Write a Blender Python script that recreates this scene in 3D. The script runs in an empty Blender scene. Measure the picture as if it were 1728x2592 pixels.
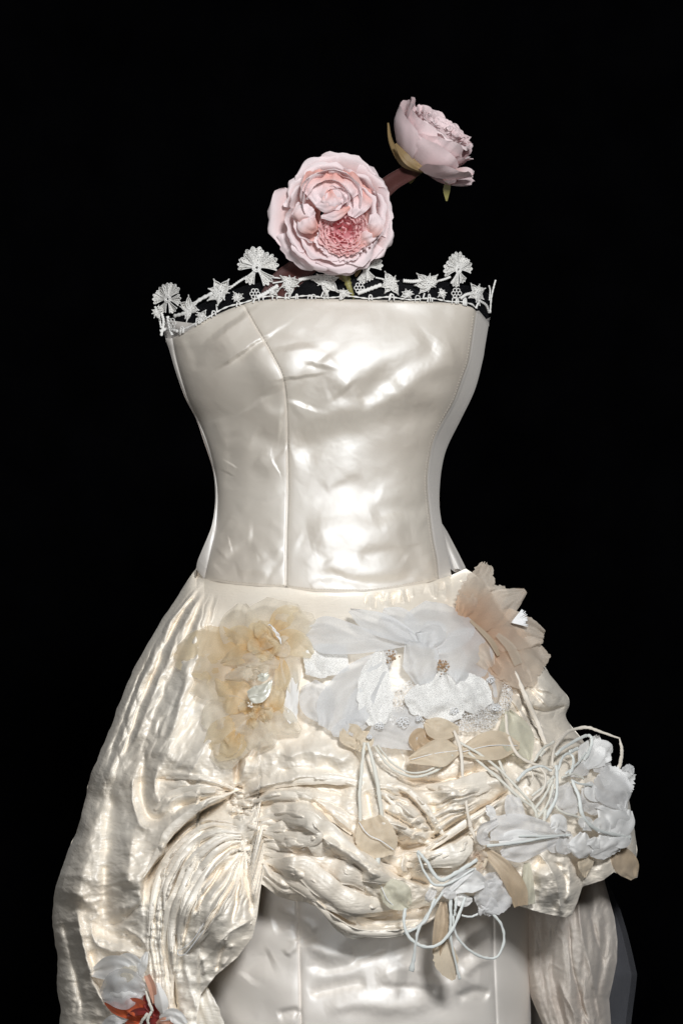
import bpy, math, random
import numpy as np
rng = np.random.default_rng(7); random.seed(7)
sc = bpy.context.scene
# ------------------------------------------------------------------ camera, world, lamps, exposure
S = 0.00045            # metres per photograph pixel on the plane through the dress axis
D0 = 2.4               # camera distance to that plane
cam = bpy.data.cameras.new('camera'); cam.sensor_fit = 'HORIZONTAL'; cam.sensor_width = 36
cam.lens = 36 * D0 / (1728 * S); cam.clip_end = 100
co = bpy.data.objects.new('camera', cam); co.location = (0, -D0, 0); co.rotation_euler = (math.radians(90), 0, 0)
sc.collection.objects.link(co); sc.camera = co
w = bpy.data.worlds.new('World'); sc.world = w; w.use_nodes = True
w.node_tree.nodes['Background'].inputs[0].default_value = (0, 0, 0, 1)
w.node_tree.nodes['Background'].inputs[1].default_value = 0.0
def lamp(name, loc, target, size, power, col):
    l = bpy.data.lights.new(name, 'AREA'); l.shape = 'RECTANGLE'; l.size, l.size_y = size; l.energy = power; l.color = col
    o = bpy.data.objects.new(name, l); sc.collection.objects.link(o); o.location = loc
    from mathutils import Vector
    o.rotation_euler = (Vector(target) - Vector(loc)).to_track_quat('-Z', 'Y').to_euler(); return o
lamp('key_softbox', (0.50, -2.45, 1.10), (0, 0, -0.08), (0.45, 0.40), 67, (0.96, 0.98, 1.0))
lamp('front_softbox', (-0.50, -2.9, 0.0), (0, 0, -0.20), (0.7, 0.6), 14, (0.97, 0.99, 1.0))
lamp('side_softbox', (-1.9, -0.9, 0.3), (0, 0, -0.05), (0.5, 1.2), 1.5, (1.0, 0.95, 0.90))
vs = sc.view_settings; vs.view_transform = 'Standard'; vs.look = 'None'; vs.exposure = 0.0; vs.gamma = 1
sc.cycles.max_bounces = 12; sc.cycles.diffuse_bounces = 7; sc.cycles.glossy_bounces = 4; sc.cycles.transparent_max_bounces = 32
sc.cycles.transmission_bounces = 6

# ------------------------------------------------------------------ numeric helpers
def P(x, y, d):
    """photograph pixel + depth in pixels towards the camera -> metres"""
    x = np.asarray(x, float); y = np.asarray(y, float); d = np.asarray(d, float) * S
    f = (D0 - d) / D0 * S
    return np.stack([(x - 864) * f, -d + 0 * x, (1296 - y) * f], -1)
def cr(pts, n):
    """Catmull-Rom through pts, n samples"""
    p = np.asarray(pts, float)
    if len(p) == 2: return p[0] + (p[1] - p[0]) * np.linspace(0, 1, n)[:, None]
    q = np.vstack([2 * p[0] - p[1], p, 2 * p[-1] - p[-2]])
    t = np.linspace(0, len(p) - 1, n); i = np.minimum(t.astype(int), len(p) - 2); f = (t - i)[:, None]
    a, b, c, d = q[i], q[i + 1], q[i + 2], q[i + 3]
    return 0.5 * (2 * b + (c - a) * f + (2 * a - 5 * b + 4 * c - d) * f * f + (3 * b - a - 3 * c + d) * f ** 3)
_perm = np.random.default_rng(3).permutation(4096)
_ga = np.random.default_rng(4).uniform(0, 2 * np.pi, 4096)
def pn(x, y, seed=0):
    xi = np.floor(x).astype(int); yi = np.floor(y).astype(int); fx = x - xi; fy = y - yi
    def g(ix, iy, dx, dy):
        h = _ga[_perm[(_perm[(ix + seed * 131) % 4096] + iy) % 4096]]
        return np.cos(h) * dx + np.sin(h) * dy
    u = fx ** 3 * (fx * (6 * fx - 15) + 10); v = fy ** 3 * (fy * (6 * fy - 15) + 10)
    a = g(xi, yi, fx, fy); b = g(xi + 1, yi, fx - 1, fy); c = g(xi, yi + 1, fx, fy - 1); d = g(xi + 1, yi + 1, fx - 1, fy - 1)
    return 1.4 * ((a + (b - a) * u) * (1 - v) + (c + (d - c) * u) * v)
def crumple(x, y, s, seed):
    """creased-cloth noise: sharp ridges, warped"""
    wx = pn(x / s * 0.7, y / s * 0.7, seed + 5) * 0.9; wy = pn(x / s * 0.7, y / s * 0.7, seed + 9) * 0.9
    n = 1 - 2 * np.abs(pn(x / s + wx, y / s + wy, seed))
    n += 0.45 * (1 - 2 * np.abs(pn(2.1 * x / s + wx * 1.5, 2.1 * y / s - wy, seed + 1)))
    return n - 0.6
_gv = np.random.default_rng(12).uniform(-1, 1, 4096)
def facet(x, y, s, seed, warp=0.5):
    """crushed taffeta: flat facets meeting in crisp creases (linear over a jittered triangle lattice)"""
    u = x / s + warp * pn(x / s * .6, y / s * .6, seed + 3) + .25 * warp * pn(x / s * 2, y / s * 2, seed + 6); v = y / s + warp * pn(x / s * .6, y / s * .6, seed + 4) + .25 * warp * pn(x / s * 2, y / s * 2, seed + 7)
    F = 0.36603; a = u + (u + v) * F; b = v + (u + v) * F; i = np.floor(a).astype(int); j = np.floor(b).astype(int); fx = a - i; fy = b - j
    g = lambda p, q: _gv[_perm[(_perm[(p + seed * 17) % 4096] + q) % 4096]]
    c = g(i, j); d = g(i + 1, j + 1); e = np.where(fx > fy, g(i + 1, j), g(i, j + 1)); hi = np.maximum(fx, fy); lo = np.minimum(fx, fy)
    return c * (1 - hi) + e * (hi - lo) + d * lo
def sm(x, a, b):
    t = np.clip((x - a) / (b - a), 0, 1); return t * t * (3 - 2 * t)
def dist_path(X, Y, pts, n=28):
    q = cr(pts, max(n, 3 * len(pts))); best = np.full(X.shape, 1e18); tt = np.zeros(X.shape); sd = np.zeros(X.shape)
    L = len(q) - 1
    for i in range(L):
        a = q[i]; e = q[i + 1] - a; l2 = e @ e + 1e-9
        dx = X - a[0]; dy = Y - a[1]; t = np.clip((dx * e[0] + dy * e[1]) / l2, 0, 1)
        ex = dx - t * e[0]; ey = dy - t * e[1]; d2 = ex * ex + ey * ey; m = d2 < best
        best = np.where(m, d2, best); tt = np.where(m, (i + t) / L, tt); sd = np.where(m, e[0] * dy - e[1] * dx, sd)
    return np.sqrt(best), tt, np.where(sd >= 0, 1.0, -1.0)
def apply_strokes(X, Y, strokes, warp=2.0, soft=False):
    """strokes: ('r', pts, width, height) ridge / crease; ('s', pts, reach, height, sharp) overlapping fold, high on the right hand side of travel (image)"""
    H = np.zeros(X.shape); X0, Y0 = X, Y
    X = X0 + warp * pn(X0 / 37, Y0 / 37, 91) + warp * .4 * pn(X0 / 13, Y0 / 13, 92); Y = Y0 + warp * pn(X0 / 37, Y0 / 37, 93) + warp * .4 * pn(X0 / 13, Y0 / 13, 94)
    for st in strokes:
        pts = np.asarray(st[1], float); wd = st[2]; m = 3.2 * wd
        sel = np.where((X > pts[:, 0].min() - m) & (X < pts[:, 0].max() + m) & (Y > pts[:, 1].min() - m) & (Y < pts[:, 1].max() + m))
        if not len(sel[0]): continue
        d, t, s = dist_path(X[sel], Y[sel], pts)
        tap = np.minimum(sm(t, -0.02, 0.16), 1 - sm(t, 0.84, 1.02))
        if st[0] == 'r':   # cloth fold: narrow crest, long flanks, one flank steeper than the other
            k = 0.30 * math.sin(7.3 * pts[0, 0] + 3.1 * pts[-1, 1]); q = d / (wd * (1 + k * s)); dp = 1.7 if st[3] < 0 and wd <= 9 else 1.0
            H[sel] += st[3] * np.exp(-q * q * 0.8) * tap if soft else st[3] * dp * np.exp(-1.45 * (np.sqrt(q * q + 0.07) - 0.2646)) * tap * (1 - sm(q, 2.2, 3.0))
        else:
            sh = st[4] if len(st) > 4 else 3.0
            H[sel] += st[3] * tap * np.exp(-(d / wd) ** 2) * np.tanh(s * d / sh)
    return H
def bump(X, Y, cx, cy, rx, ry, h): return h * np.exp(-((X - cx) / rx) ** 2 - ((Y - cy) / ry) ** 2)

# ------------------------------------------------------------------ objects
def thing(name, label, cat, px, group=None):
    o = bpy.data.objects.new(name, None); sc.collection.objects.link(o); o.location = P(*px); o.empty_display_size = 0.02
    o['label'] = label; o['category'] = cat
    if group: o['group'] = group
    return o
bpy_loc = {}
def loc_of(o):
    v = np.zeros(3)
    while o is not None: v = v + np.array(o.location); o = o.parent
    return v
def add(name, verts, faces, mat, parent=None, tint=None, kind=None, smooth=True):
    verts = np.asarray(verts, float).reshape(-1, 3)
    if parent is not None: verts = verts - loc_of(parent)
    faces = np.asarray(faces, np.int32); k = faces.shape[1]
    me = bpy.data.meshes.new(name); me.vertices.add(len(verts)); me.vertices.foreach_set('co', verts.ravel())
    me.loops.add(faces.size); me.loops.foreach_set('vertex_index', faces.ravel())
    me.polygons.add(len(faces)); me.polygons.foreach_set('loop_start', np.arange(0, faces.size, k, dtype=np.int32))
    me.polygons.foreach_set('use_smooth', np.full(len(faces), smooth))
    if tint is not None:
        a = me.attributes.new('tint', 'FLOAT', 'POINT'); a.data.foreach_set('value', np.asarray(tint, np.float32).ravel())
    me.update(); me.validate()
    me.materials.append(mat)
    o = bpy.data.objects.new(name, me); sc.collection.objects.link(o)
    if parent is not None: o.parent = parent
    if kind: o['kind'] = kind
    return o
def grid_faces(nr, nc, off=0):
    i = np.arange(nr - 1)[:, None] * nc + np.arange(nc - 1)[None]; i = i.ravel() + off
    return np.stack([i, i + nc, i + nc + 1, i + 1], 1)
class Bag:
    """collects pieces of one mesh"""
    def __init__(s): s.v = []; s.f = []; s.t = []; s.n = 0
    def put(s, v, f, t=None):
        v = np.asarray(v).reshape(-1, 3); s.v.append(v); s.f.append(np.asarray(f) + s.n); s.n += len(v)
        s.t.append(np.zeros(len(v)) if t is None else np.asarray(t).ravel())
    def build(s, name, mat, parent, kind=None): return add(name, np.vstack(s.v), np.vstack(s.f), mat, parent, np.concatenate(s.t), kind)

# ------------------------------------------------------------------ materials
def nodes(name):
    m = bpy.data.materials.new(name); m.use_nodes = True; nt = m.node_tree; return m, nt, nt.nodes['Principled BSDF'], nt.nodes['Material Output']
def texco(nt, scale):
    t = nt.nodes.new('ShaderNodeTexCoord'); mp = nt.nodes.new('ShaderNodeMapping'); mp.inputs['Scale'].default_value = scale
    nt.links.new(t.outputs['Object'], mp.inputs['Vector']); return mp.outputs['Vector']
def noise(nt, scale, detail=3, sc_=1.0):
    n = nt.nodes.new('ShaderNodeTexNoise'); n.inputs['Scale'].default_value = sc_; n.inputs['Detail'].default_value = detail
    nt.links.new(texco(nt, scale), n.inputs['Vector']); return n.outputs['Fac']
def ramp(nt, fac, stops):
    r = nt.nodes.new('ShaderNodeValToRGB'); e = r.color_ramp.elements
    while len(e) < len(stops): e.new(0.5)
    for k, (p, c) in enumerate(stops): e[k].position = p; e[k].color = (*c, 1)
    nt.links.new(fac, r.inputs['Fac']); return r.outputs['Color']
def cloth(name, c0, c1, rough, metal=0.0, weave=(900, 900, 900), wb=0.15, slub=None, sheen=0.1, vary=(9, 9, 9), spec=0.5):
    m, nt, b, out = nodes(name)
    nt.links.new(ramp(nt, noise(nt, vary, 4), [(0.3, c0), (0.7, c1)]), b.inputs['Base Color'])
    b.inputs['Roughness'].default_value = rough; b.inputs['Sheen Weight'].default_value = sheen; b.inputs['Specular IOR Level'].default_value = spec
    bu = nt.nodes.new('ShaderNodeBump'); bu.inputs['Strength'].default_value = wb; bu.inputs['Distance'].default_value = 0.0006
    nt.links.new(noise(nt, weave, 2), bu.inputs['Height']); last = bu
    if slub:
        b2 = nt.nodes.new('ShaderNodeBump'); b2.inputs['Strength'].default_value = slub[1]; b2.inputs['Distance'].default_value = 0.0012
        nt.links.new(noise(nt, slub[0], 3), b2.inputs['Height']); nt.links.new(bu.outputs['Normal'], b2.inputs['Normal']); last = b2
    nt.links.new(last.outputs['Normal'], b.inputs['Normal'])
    if metal > 0:      # white sheen of the long satin floats over the warmer thread body
        g = nt.nodes.new('ShaderNodeBsdfGlossy'); g.inputs['Color'].default_value = (0.90, 0.93, 0.96, 1); g.inputs['Roughness'].default_value = rough
        nt.links.new(last.outputs['Normal'], g.inputs['Normal']); mx = nt.nodes.new('ShaderNodeMixShader'); mx.inputs[0].default_value = metal
        b.inputs['Roughness'].default_value = 0.7
        nt.links.new(b.outputs[0], mx.inputs[1]); nt.links.new(g.outputs[0], mx.inputs[2]); nt.links.new(mx.outputs[0], out.inputs['Surface'])
    return m
def sheer(name, c0, c1, alpha, trans=0.5, rough=0.6, fine=1500, tintc=None, metal=0.0):
    """thin see-through cloth: part open weave, part diffuse + translucent thread"""
    m, nt, b, out = nodes(name)
    f = noise(nt, (14, 14, 14), 3); colr = ramp(nt, f, [(0.3, c0), (0.7, c1)])
    if tintc:
        at = nt.nodes.new('ShaderNodeAttribute'); at.attribute_name = 'tint'
        mx = nt.nodes.new('ShaderNodeMix'); mx.data_type = 'RGBA'; nt.links.new(at.outputs['Fac'], mx.inputs[0])
        mx.inputs[6].default_value = (*tintc, 1); nt.links.new(colr, mx.inputs[7]); colr = mx.outputs[2]
    nt.links.new(colr, b.inputs['Base Color']); b.inputs['Roughness'].default_value = rough; b.inputs['Sheen Weight'].default_value = 0.2
    b.inputs['Metallic'].default_value = metal
    tl = nt.nodes.new('ShaderNodeBsdfTranslucent'); nt.links.new(colr, tl.inputs['Color'])
    m1 = nt.nodes.new('ShaderNodeMixShader'); m1.inputs[0].default_value = trans
    nt.links.new(b.outputs[0], m1.inputs[1]); nt.links.new(tl.outputs[0], m1.inputs[2])
    bu = nt.nodes.new('ShaderNodeBump'); bu.inputs['Strength'].default_value = 0.25; bu.inputs['Distance'].default_value = 0.0005
    nt.links.new(noise(nt, (700, 700, 700), 2), bu.inputs['Height']); nt.links.new(bu.outputs['Normal'], b.inputs['Normal'])
    if alpha >= 1: nt.links.new(m1.outputs[0], out.inputs['Surface']); return m
    tr = nt.nodes.new('ShaderNodeBsdfTransparent'); m2 = nt.nodes.new('ShaderNodeMixShader')
    mr = nt.nodes.new('ShaderNodeMapRange'); mr.inputs[1].default_value = 0.3; mr.inputs[2].default_value = 0.7
    mr.inputs[3].default_value = max(0, alpha - 0.07); mr.inputs[4].default_value = min(1, alpha + 0.07)
    nt.links.new(noise(nt, (fine, fine, fine * 0.3), 2), mr.inputs[0])
    nt.links.new(mr.outputs[0], m2.inputs[0]); nt.links.new(tr.outputs[0], m2.inputs[1]); nt.links.new(m1.outputs[0], m2.inputs[2])
    nt.links.new(m2.outputs[0], out.inputs['Surface']); return m
def netting(name, col, scale, thick, base=0.0):
    """threads round open cells"""
    m, nt, b, out = nodes(name); b.inputs['Base Color'].default_value = (*col, 1); b.inputs['Roughness'].default_value = 0.6
    v = nt.nodes.new('ShaderNodeTexVoronoi'); v.feature = 'DISTANCE_TO_EDGE'; v.inputs['Scale'].default_value = scale
    nt.links.new(texco(nt, (1, 1, 1)), v.inputs['Vector'])
    mr = nt.nodes.new('ShaderNodeMapRange'); mr.inputs[1].default_value = thick * 0.7; mr.inputs[2].default_value = thick * 1.3
    mr.inputs[3].default_value = 1; mr.inputs[4].default_value = base; nt.links.new(v.outputs['Distance'], mr.inputs[0])
    tr = nt.nodes.new('ShaderNodeBsdfTransparent'); mx = nt.nodes.new('ShaderNodeMixShader')
    bu = nt.nodes.new('ShaderNodeBump'); bu.inputs['Strength'].default_value = 0.6; bu.inputs['Distance'].default_value = 0.0006
    nt.links.new(mr.outputs[0], bu.inputs['Height']); nt.links.new(bu.outputs['Normal'], b.inputs['Normal'])
    nt.links.new(mr.outputs[0], mx.inputs[0]); nt.links.new(tr.outputs[0], mx.inputs[1]); nt.links.new(b.outputs[0], mx.inputs[2])
    nt.links.new(mx.outputs[0], out.inputs['Surface']); return m
M = {}
M['satin'] = cloth('ivory_satin', (0.69, 0.59, 0.475), (0.75, 0.665, 0.55), 0.60, 0.33, weave=(1500, 1500, 1500), wb=0.2)
M['satin_cool'] = cloth('white_satin', (0.68, 0.63, 0.575), (0.75, 0.70, 0.645), 0.5, 0.14, wb=0.10)
M['silk'] = cloth('crushed_ivory_silk', (0.85, 0.75, 0.62), (0.90, 0.83, 0.72), 0.48, 0.11, weave=(480, 480, 480), wb=0.5, slub=((70, 70, 420), 0.5))
M['under'] = cloth('white_underskirt_satin', (0.88, 0.80, 0.715), (0.91, 0.85, 0.775), 0.52, 0.15, weave=(1500, 1500, 1500), wb=0.2)
M['drape'] = sheer('pale_beige_silk_voile', (0.70, 0.61, 0.53), (0.80, 0.73, 0.65), 0.93, 0.25)
M['tulle'] = sheer('grey_tulle', (0.55, 0.56, 0.62), (0.62, 0.62, 0.68), 0.17, 0.4, fine=2500)
M['tulle_dark'] = sheer('fine_black_tulle', (0.02, 0.02, 0.025), (0.05, 0.05, 0.06), 0.14, 0.2, fine=1800)
M['yellow'] = sheer('yellow_organza', (0.80, 0.66, 0.42), (0.86, 0.76, 0.56), 0.55, 0.4, tintc=(0.78, 0.54, 0.25))
M['cream'] = sheer('cream_organza', (0.80, 0.72, 0.58), (0.86, 0.80, 0.68), 0.56, 0.4)
M['white_org'] = sheer('white_organza', (0.80, 0.80, 0.80), (0.86, 0.86, 0.86), 0.70, 0.35)
M['beige'] = sheer('beige_organza', (0.76, 0.64, 0.52), (0.84, 0.75, 0.64), 0.74, 0.4, tintc=(0.70, 0.48, 0.32))
M['white_silk'] = sheer('white_petal_silk', (0.87, 0.86, 0.84), (0.91, 0.90, 0.88), 1.0, 0.25)
M['grey_silk'] = sheer('pale_grey_petal_organza', (0.80, 0.79, 0.78), (0.86, 0.85, 0.84), 0.80, 0.3)
M['cream_satin'] = cloth('cream_satin', (0.72, 0.68, 0.54), (0.80, 0.77, 0.65), 0.4, 0.25)
M['leaf'] = sheer('beige_leaf_cloth', (0.68, 0.56, 0.41), (0.76, 0.66, 0.51), 0.95, 0.2)
M['leaf_green'] = sheer('pale_olive_leaf_cloth', (0.60, 0.57, 0.44), (0.70, 0.67, 0.54), 0.93, 0.2)
M['leaf_brown'] = sheer('faded_brown_leaf_cloth', (0.50, 0.36, 0.22), (0.66, 0.54, 0.40), 0.95, 0.2)
M['cord'] = cloth('ivory_velvet_cord', (0.66, 0.63, 0.54), (0.75, 0.73, 0.65), 0.65, 0, sheen=0.4)
M['cord_cool'] = cloth('pale_green_white_cord', (0.66, 0.68, 0.64), (0.74, 0.76, 0.73), 0.6, 0, sheen=0.4)
M['ribbon'] = cloth('beige_ribbon', (0.70, 0.62, 0.52), (0.78, 0.72, 0.63), 0.6, 0, sheen=0.3)
M['lace'] = netting('ivory_lace_net', (0.70, 0.68, 0.64), 520, 0.17, 0.32)
M['lace_dense'] = netting('white_lace_cloth', (0.82, 0.80, 0.76), 700, 0.2, 0.62)
M['net'] = netting('white_hexagon_net', (0.82, 0.80, 0.77), 380, 0.085, 0.05)
M['thread'] = cloth('ivory_lace_thread', (0.72, 0.70, 0.66), (0.82, 0.80, 0.77), 0.6, 0, weave=(2500, 2500, 2500), wb=0.5)
M['white_thread'] = cloth('white_embroidery_thread', (0.84, 0.84, 0.84), (0.88, 0.88, 0.88), 0.5, 0)
M['stitch'] = cloth('beige_stitch_thread', (0.58, 0.52, 0.44), (0.64, 0.58, 0.50), 0.6, 0)
M['rose'] = sheer('pink_rose_petal_cloth', (0.86, 0.70, 0.71), (0.91, 0.80, 0.80), 1.0, 0.22, rough=0.7, tintc=(0.80, 0.42, 0.36))
M['rose_heart'] = sheer('deep_pink_petal_cloth', (0.88, 0.56, 0.55), (0.90, 0.64, 0.62), 1.0, 0.3, rough=0.7, tintc=(0.84, 0.38, 0.41))
M['rose_dusky'] = sheer('dusky_pink_petal_cloth', (0.84, 0.66, 0.67), (0.89, 0.74, 0.74), 1.0, 0.2, rough=0.8, tintc=(0.52, 0.36, 0.34))
M['stem'] = cloth('olive_stem', (0.16, 0.14, 0.03), (0.26, 0.23, 0.07), 0.5, 0, vary=(60, 60, 60))
M['sepal'] = sheer('olive_yellow_sepal_cloth', (0.16, 0.10, 0.03), (0.28, 0.19, 0.09), 1.0, 0.1)
M['brown_ribbon'] = sheer('sheer_maroon_ribbon', (0.07, 0.018, 0.014), (0.11, 0.03, 0.024), 0.86, 0.2)
M['orange'] = sheer('red_orange_petal_cloth', (0.55, 0.07, 0.02), (0.78, 0.20, 0.07), 1.0, 0.15)
M['salmon'] = sheer('salmon_petal_cloth', (0.72, 0.36, 0.24), (0.80, 0.48, 0.36), 1.0, 0.2)
M['dark_red'] = sheer('dark_red_petal_cloth', (0.18, 0.015, 0.015), (0.45, 0.05, 0.03), 1.0, 0.1)
M['beads'] = cloth('brown_beads', (0.30, 0.18, 0.09), (0.46, 0.30, 0.18), 0.5, 0, vary=(300, 300, 300))
M['pearl'] = cloth('pearl_beads', (0.80, 0.72, 0.62), (0.88, 0.82, 0.74), 0.25, 0.1)
M['velvet'] = cloth('black_velvet', (0.0012, 0.0012, 0.0015), (0.0022, 0.0022, 0.0027), 1.0, 0, spec=0.0, sheen=0)

# ------------------------------------------------------------------ backdrop
nb = 60
bx, bz = np.meshgrid(np.linspace(-6, 6, nb * 2), np.linspace(3, -2.0, nb))
by = 1.6 + 0.03 * np.sin(bx * 9 + 0.6 * np.sin(bz)) + 0.015 * np.sin(bx * 23 + 1)
add('backdrop', np.stack([bx, by, bz], -1), grid_faces(nb, nb * 2), M['velvet'], kind='structure')

# ------------------------------------------------------------------ the dress: body shape
def poly(pts): a = np.asarray(pts, float); return lambda v: np.interp(v, a[:, 0], a[:, 1])
bodL_pts = [(395, 700), (402, 760), (419, 856), (430, 890), (446, 945), (470, 1010), (497, 1062), (515, 1115), (532, 1165), (541, 1200), (545, 1250), (543, 1290), (536, 1330), (525, 1360), (510, 1395), (500, 1420), (496, 1441)]
bodR_pts = [(1262, 700), (1252, 760), (1237, 818), (1227, 877), (1221, 912), (1201, 987), (1166, 1061), (1132, 1130), (1118, 1182), (1112, 1239), (1112, 1285), (1118, 1325), (1126, 1360), (1135, 1410), (1142, 1457)]
def inv(pts):  # x as a smooth function of y
    a = cr(pts, 400); o = np.argsort(a[:, 1]); return lambda y: np.interp(y, a[o, 1], a[o, 0])
bodL, bodR = inv(bodL_pts), inv(bodR_pts)
bodRad = poly([(700, 175), (770, 198), (830, 238), (900, 266), (960, 268), (1040, 236), (1130, 204), (1230, 195), (1330, 210), (1420, 232), (1500, 244)])
_yy = np.linspace(650, 1550, 900); _rr = np.convolve(np.pad(bodRad(_yy), 40, mode='edge'), np.ones(81) / 81, 'valid')
def dbod(x, y, clip=0.995):
    y = np.asarray(y, float); L, R_ = bodL(y), bodR(y); s = np.clip((x - (L + R_) / 2) / ((R_ - L) / 2), -clip, clip)
    r = np.interp(y, _yy, _rr)
    return r * (np.sqrt(1 - s * s) * 0.75 + 0.25 * (1 - s * s)) + 26 * s * (1 - s * s)
bod_strokes = [
    # bust fold, bright roll above a shaded band
    ('r', [(740, 1088), (820, 1060), (870, 1043), (920, 1042), (970, 1022), (1030, 1000), (1100, 1010), (1160, 1000)], 30, 13),
    ('r', [(735, 1140), (780, 1125), (830, 1100), (900, 1078), (980, 1055), (1060, 1050), (1130, 1048)], 30, -14),
    ('r', [(1110, 860), (1080, 895), (1030, 925), (980, 955), (930, 1000), (900, 1015)], 24, -9),
    ('r', [(860, 1000), (900, 960), (960, 920), (1040, 880), (1080, 850)], 26, 7),
    ('r', [(1000, 990), (1060, 950), (1110, 925), (1170, 920)], 26, 8),
    ('r', [(800, 915), (790, 950), (770, 1000), (760, 1030)], 26, -9),
    ('r', [(735, 870), (745, 930), (750, 960)], 34, 9), ('r', [(820, 900), (850, 950), (880, 990)], 24, 7),
    ('r', [(745, 1050), (790, 1020), (840, 1000)], 18, 6),
    ('r', [(690, 790), (740, 830), (800, 880)], 9, -3), ('r', [(730, 800), (790, 850), (830, 860)], 9, 3.5), ('r', [(660, 820), (720, 840), (800, 870), (850, 900)], 12, -4),
    ('r', [(640, 800), (760, 780), (860, 800), (960, 790)], 24, 4), ('r', [(980, 780), (1060, 800), (1150, 790)], 18, -4),
    ('r', [(1150, 880), (1120, 890), (1090, 880)], 12, 4), ('r', [(1040, 1005), (1060, 990), (1090, 1010)], 10, -5), ('r', [(1045, 1030), (1070, 1012), (1090, 1025)], 7, 4),
    # middle: faint diagonal creases
    ('r', [(1060, 1120), (1040, 1125), (1020, 1135)], 6, 4), ('r', [(1000, 1190), (1020, 1205), (1030, 1218), (1045, 1215)], 5, 4), ('r', [(1000, 1245), (1020, 1235), (1040, 1240)], 6, 3),
    ('r', [(820, 1240), (860, 1210), (920, 1190)], 14, 4), ('r', [(800, 1290), (850, 1240), (900, 1230), (960, 1270)], 16, -5), ('r', [(770, 1270), (800, 1240), (830, 1225)], 8, -3),
    ('r', [(950, 1245), (1010, 1255), (1075, 1240)], 18, 5), ('r', [(940, 1310), (990, 1292), (1040, 1288), (1080, 1300)], 17, -10), ('r', [(960, 1330), (1020, 1318), (1080, 1325)], 14, 6),
    # lower belly folds
    ('r', [(780, 1360), (860, 1340), (960, 1350), (1040, 1340)], 32, 9), ('r', [(905, 1412), (950, 1400), (1000, 1400), (1030, 1418)], 13, -10),
    ('r', [(820, 1425), (900, 1452), (980, 1452), (1040, 1435)], 15, 11), ('r', [(780, 1462), (850, 1458), (930, 1476), (1000, 1472), (1060, 1450)], 13, -12),
    ('r', [(785, 1488), (805, 1474), (815, 1468)], 9, 9), ('r', [(1080, 1480), (1090, 1465), (1098, 1440), (1085, 1400)], 12, 10), ('r', [(1060, 1450), (1050, 1410), (1045, 1375)], 14, -6),
    ('r', [(750, 1370), (800, 1390), (830, 1430)], 16, -5), ('r', [(770, 1430), (790, 1410), (800, 1400)], 10, 4),
    # left panel
    ('r', [(560, 830), (590, 870), (610, 900)], 48, 16), ('r', [(640, 870), (670, 930), (705, 990)], 22, 8), ('r', [(470, 850), (490, 890), (500, 940)], 12, -5), ('r', [(455, 855), (468, 885), (475, 920)], 5, 4),
    ('r', [(650, 1010), (680, 1050), (720, 1060)], 24, 6), ('r', [(640, 1100), (690, 1120), (722, 1140)], 18, -9), ('r', [(650, 1160), (680, 1180), (700, 1175)], 20, 8),
    ('r', [(545, 1060), (560, 1100), (590, 1140)], 14, 6), ('r', [(575, 1200), (590, 1175)], 12, 6), ('r', [(580, 1090), (585, 1160), (578, 1240)], 14, -7),
    ('r', [(660, 1275), (700, 1260), (722, 1252)], 5, -4), ('r', [(600, 1290), (650, 1260), (722, 1240)], 14, 4), ('r', [(680, 1320), (710, 1340), (722, 1365)], 6, 4),
    ('r', [(565, 1320), (600, 1345), (640, 1350)], 16, 8), ('r', [(560, 1370), (580, 1340), (590, 1310)], 10, -8), ('r', [(545, 1440), (580, 1410), (640, 1370)], 12, -7),
    ('r', [(550, 1400), (570, 1380), (585, 1375)], 12, 8), ('r', [(600, 1450), (640, 1440), (680, 1460)], 14, 7), ('r', [(540, 1470), (560, 1440), (570, 1420)], 8, 7),
    ('r', [(640, 1400), (680, 1380), (715, 1400)], 14, 5), ('r', [(650, 1420), (680, 1410), (715, 1430)], 12, -5),
]
def hbod(X, Y):
    h = apply_strokes(X, Y, [(a, p, w_ * 1.25, (h_ * 1.1 if w_ > 20 else h_ * 0.55 if w_ > 11 else h_ * 0.16), *r) for a, p, w_, h_, *r in bod_strokes], 3.0, True)
    h += bump(X, Y, 700, 915, 90, 110, 16) + bump(X, Y, 1130, 905, 90, 100, 14)
    h += 4.0 * pn(X / 105, Y / 130, 11) + 0.8 * pn(X / 42 + Y / 130, Y / 60, 12) + 1.0 * facet(X + Y * 0.5, Y, 75, 13) + 0.4 * facet(X - Y * .6, Y, 34, 14)
    low = sm(Y, 1290, 1400) * (1 - sm(X, 700, 760)); h += low * 2.2 * pn(X / 34, Y / 30, 15)
    return h
top_pts = [(419, 856), (436, 855), (475, 836), (510, 814), (545, 797), (580, 782), (615, 769), (640, 762), (690, 756), (830, 756), (980, 759), (1100, 763), (1164, 768), (1195, 778), (1205, 787), (1212, 786), (1237, 816)]
bot_pts = [(470, 1415), (495, 1440), (517, 1466), (560, 1474), (600, 1480), (722, 1489), (800, 1498), (920, 1500), (1000, 1490), (1075, 1476), (1110, 1467), (1142, 1457), (1178, 1440), (1230, 1425)]
ytop, ybot = poly(top_pts), poly(bot_pts)
dress = thing('wedding_dress', 'strapless ivory satin wedding dress with lace trimmed neckline and gathered silk overskirt', 'dress', (864, 2700, 0))
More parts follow.
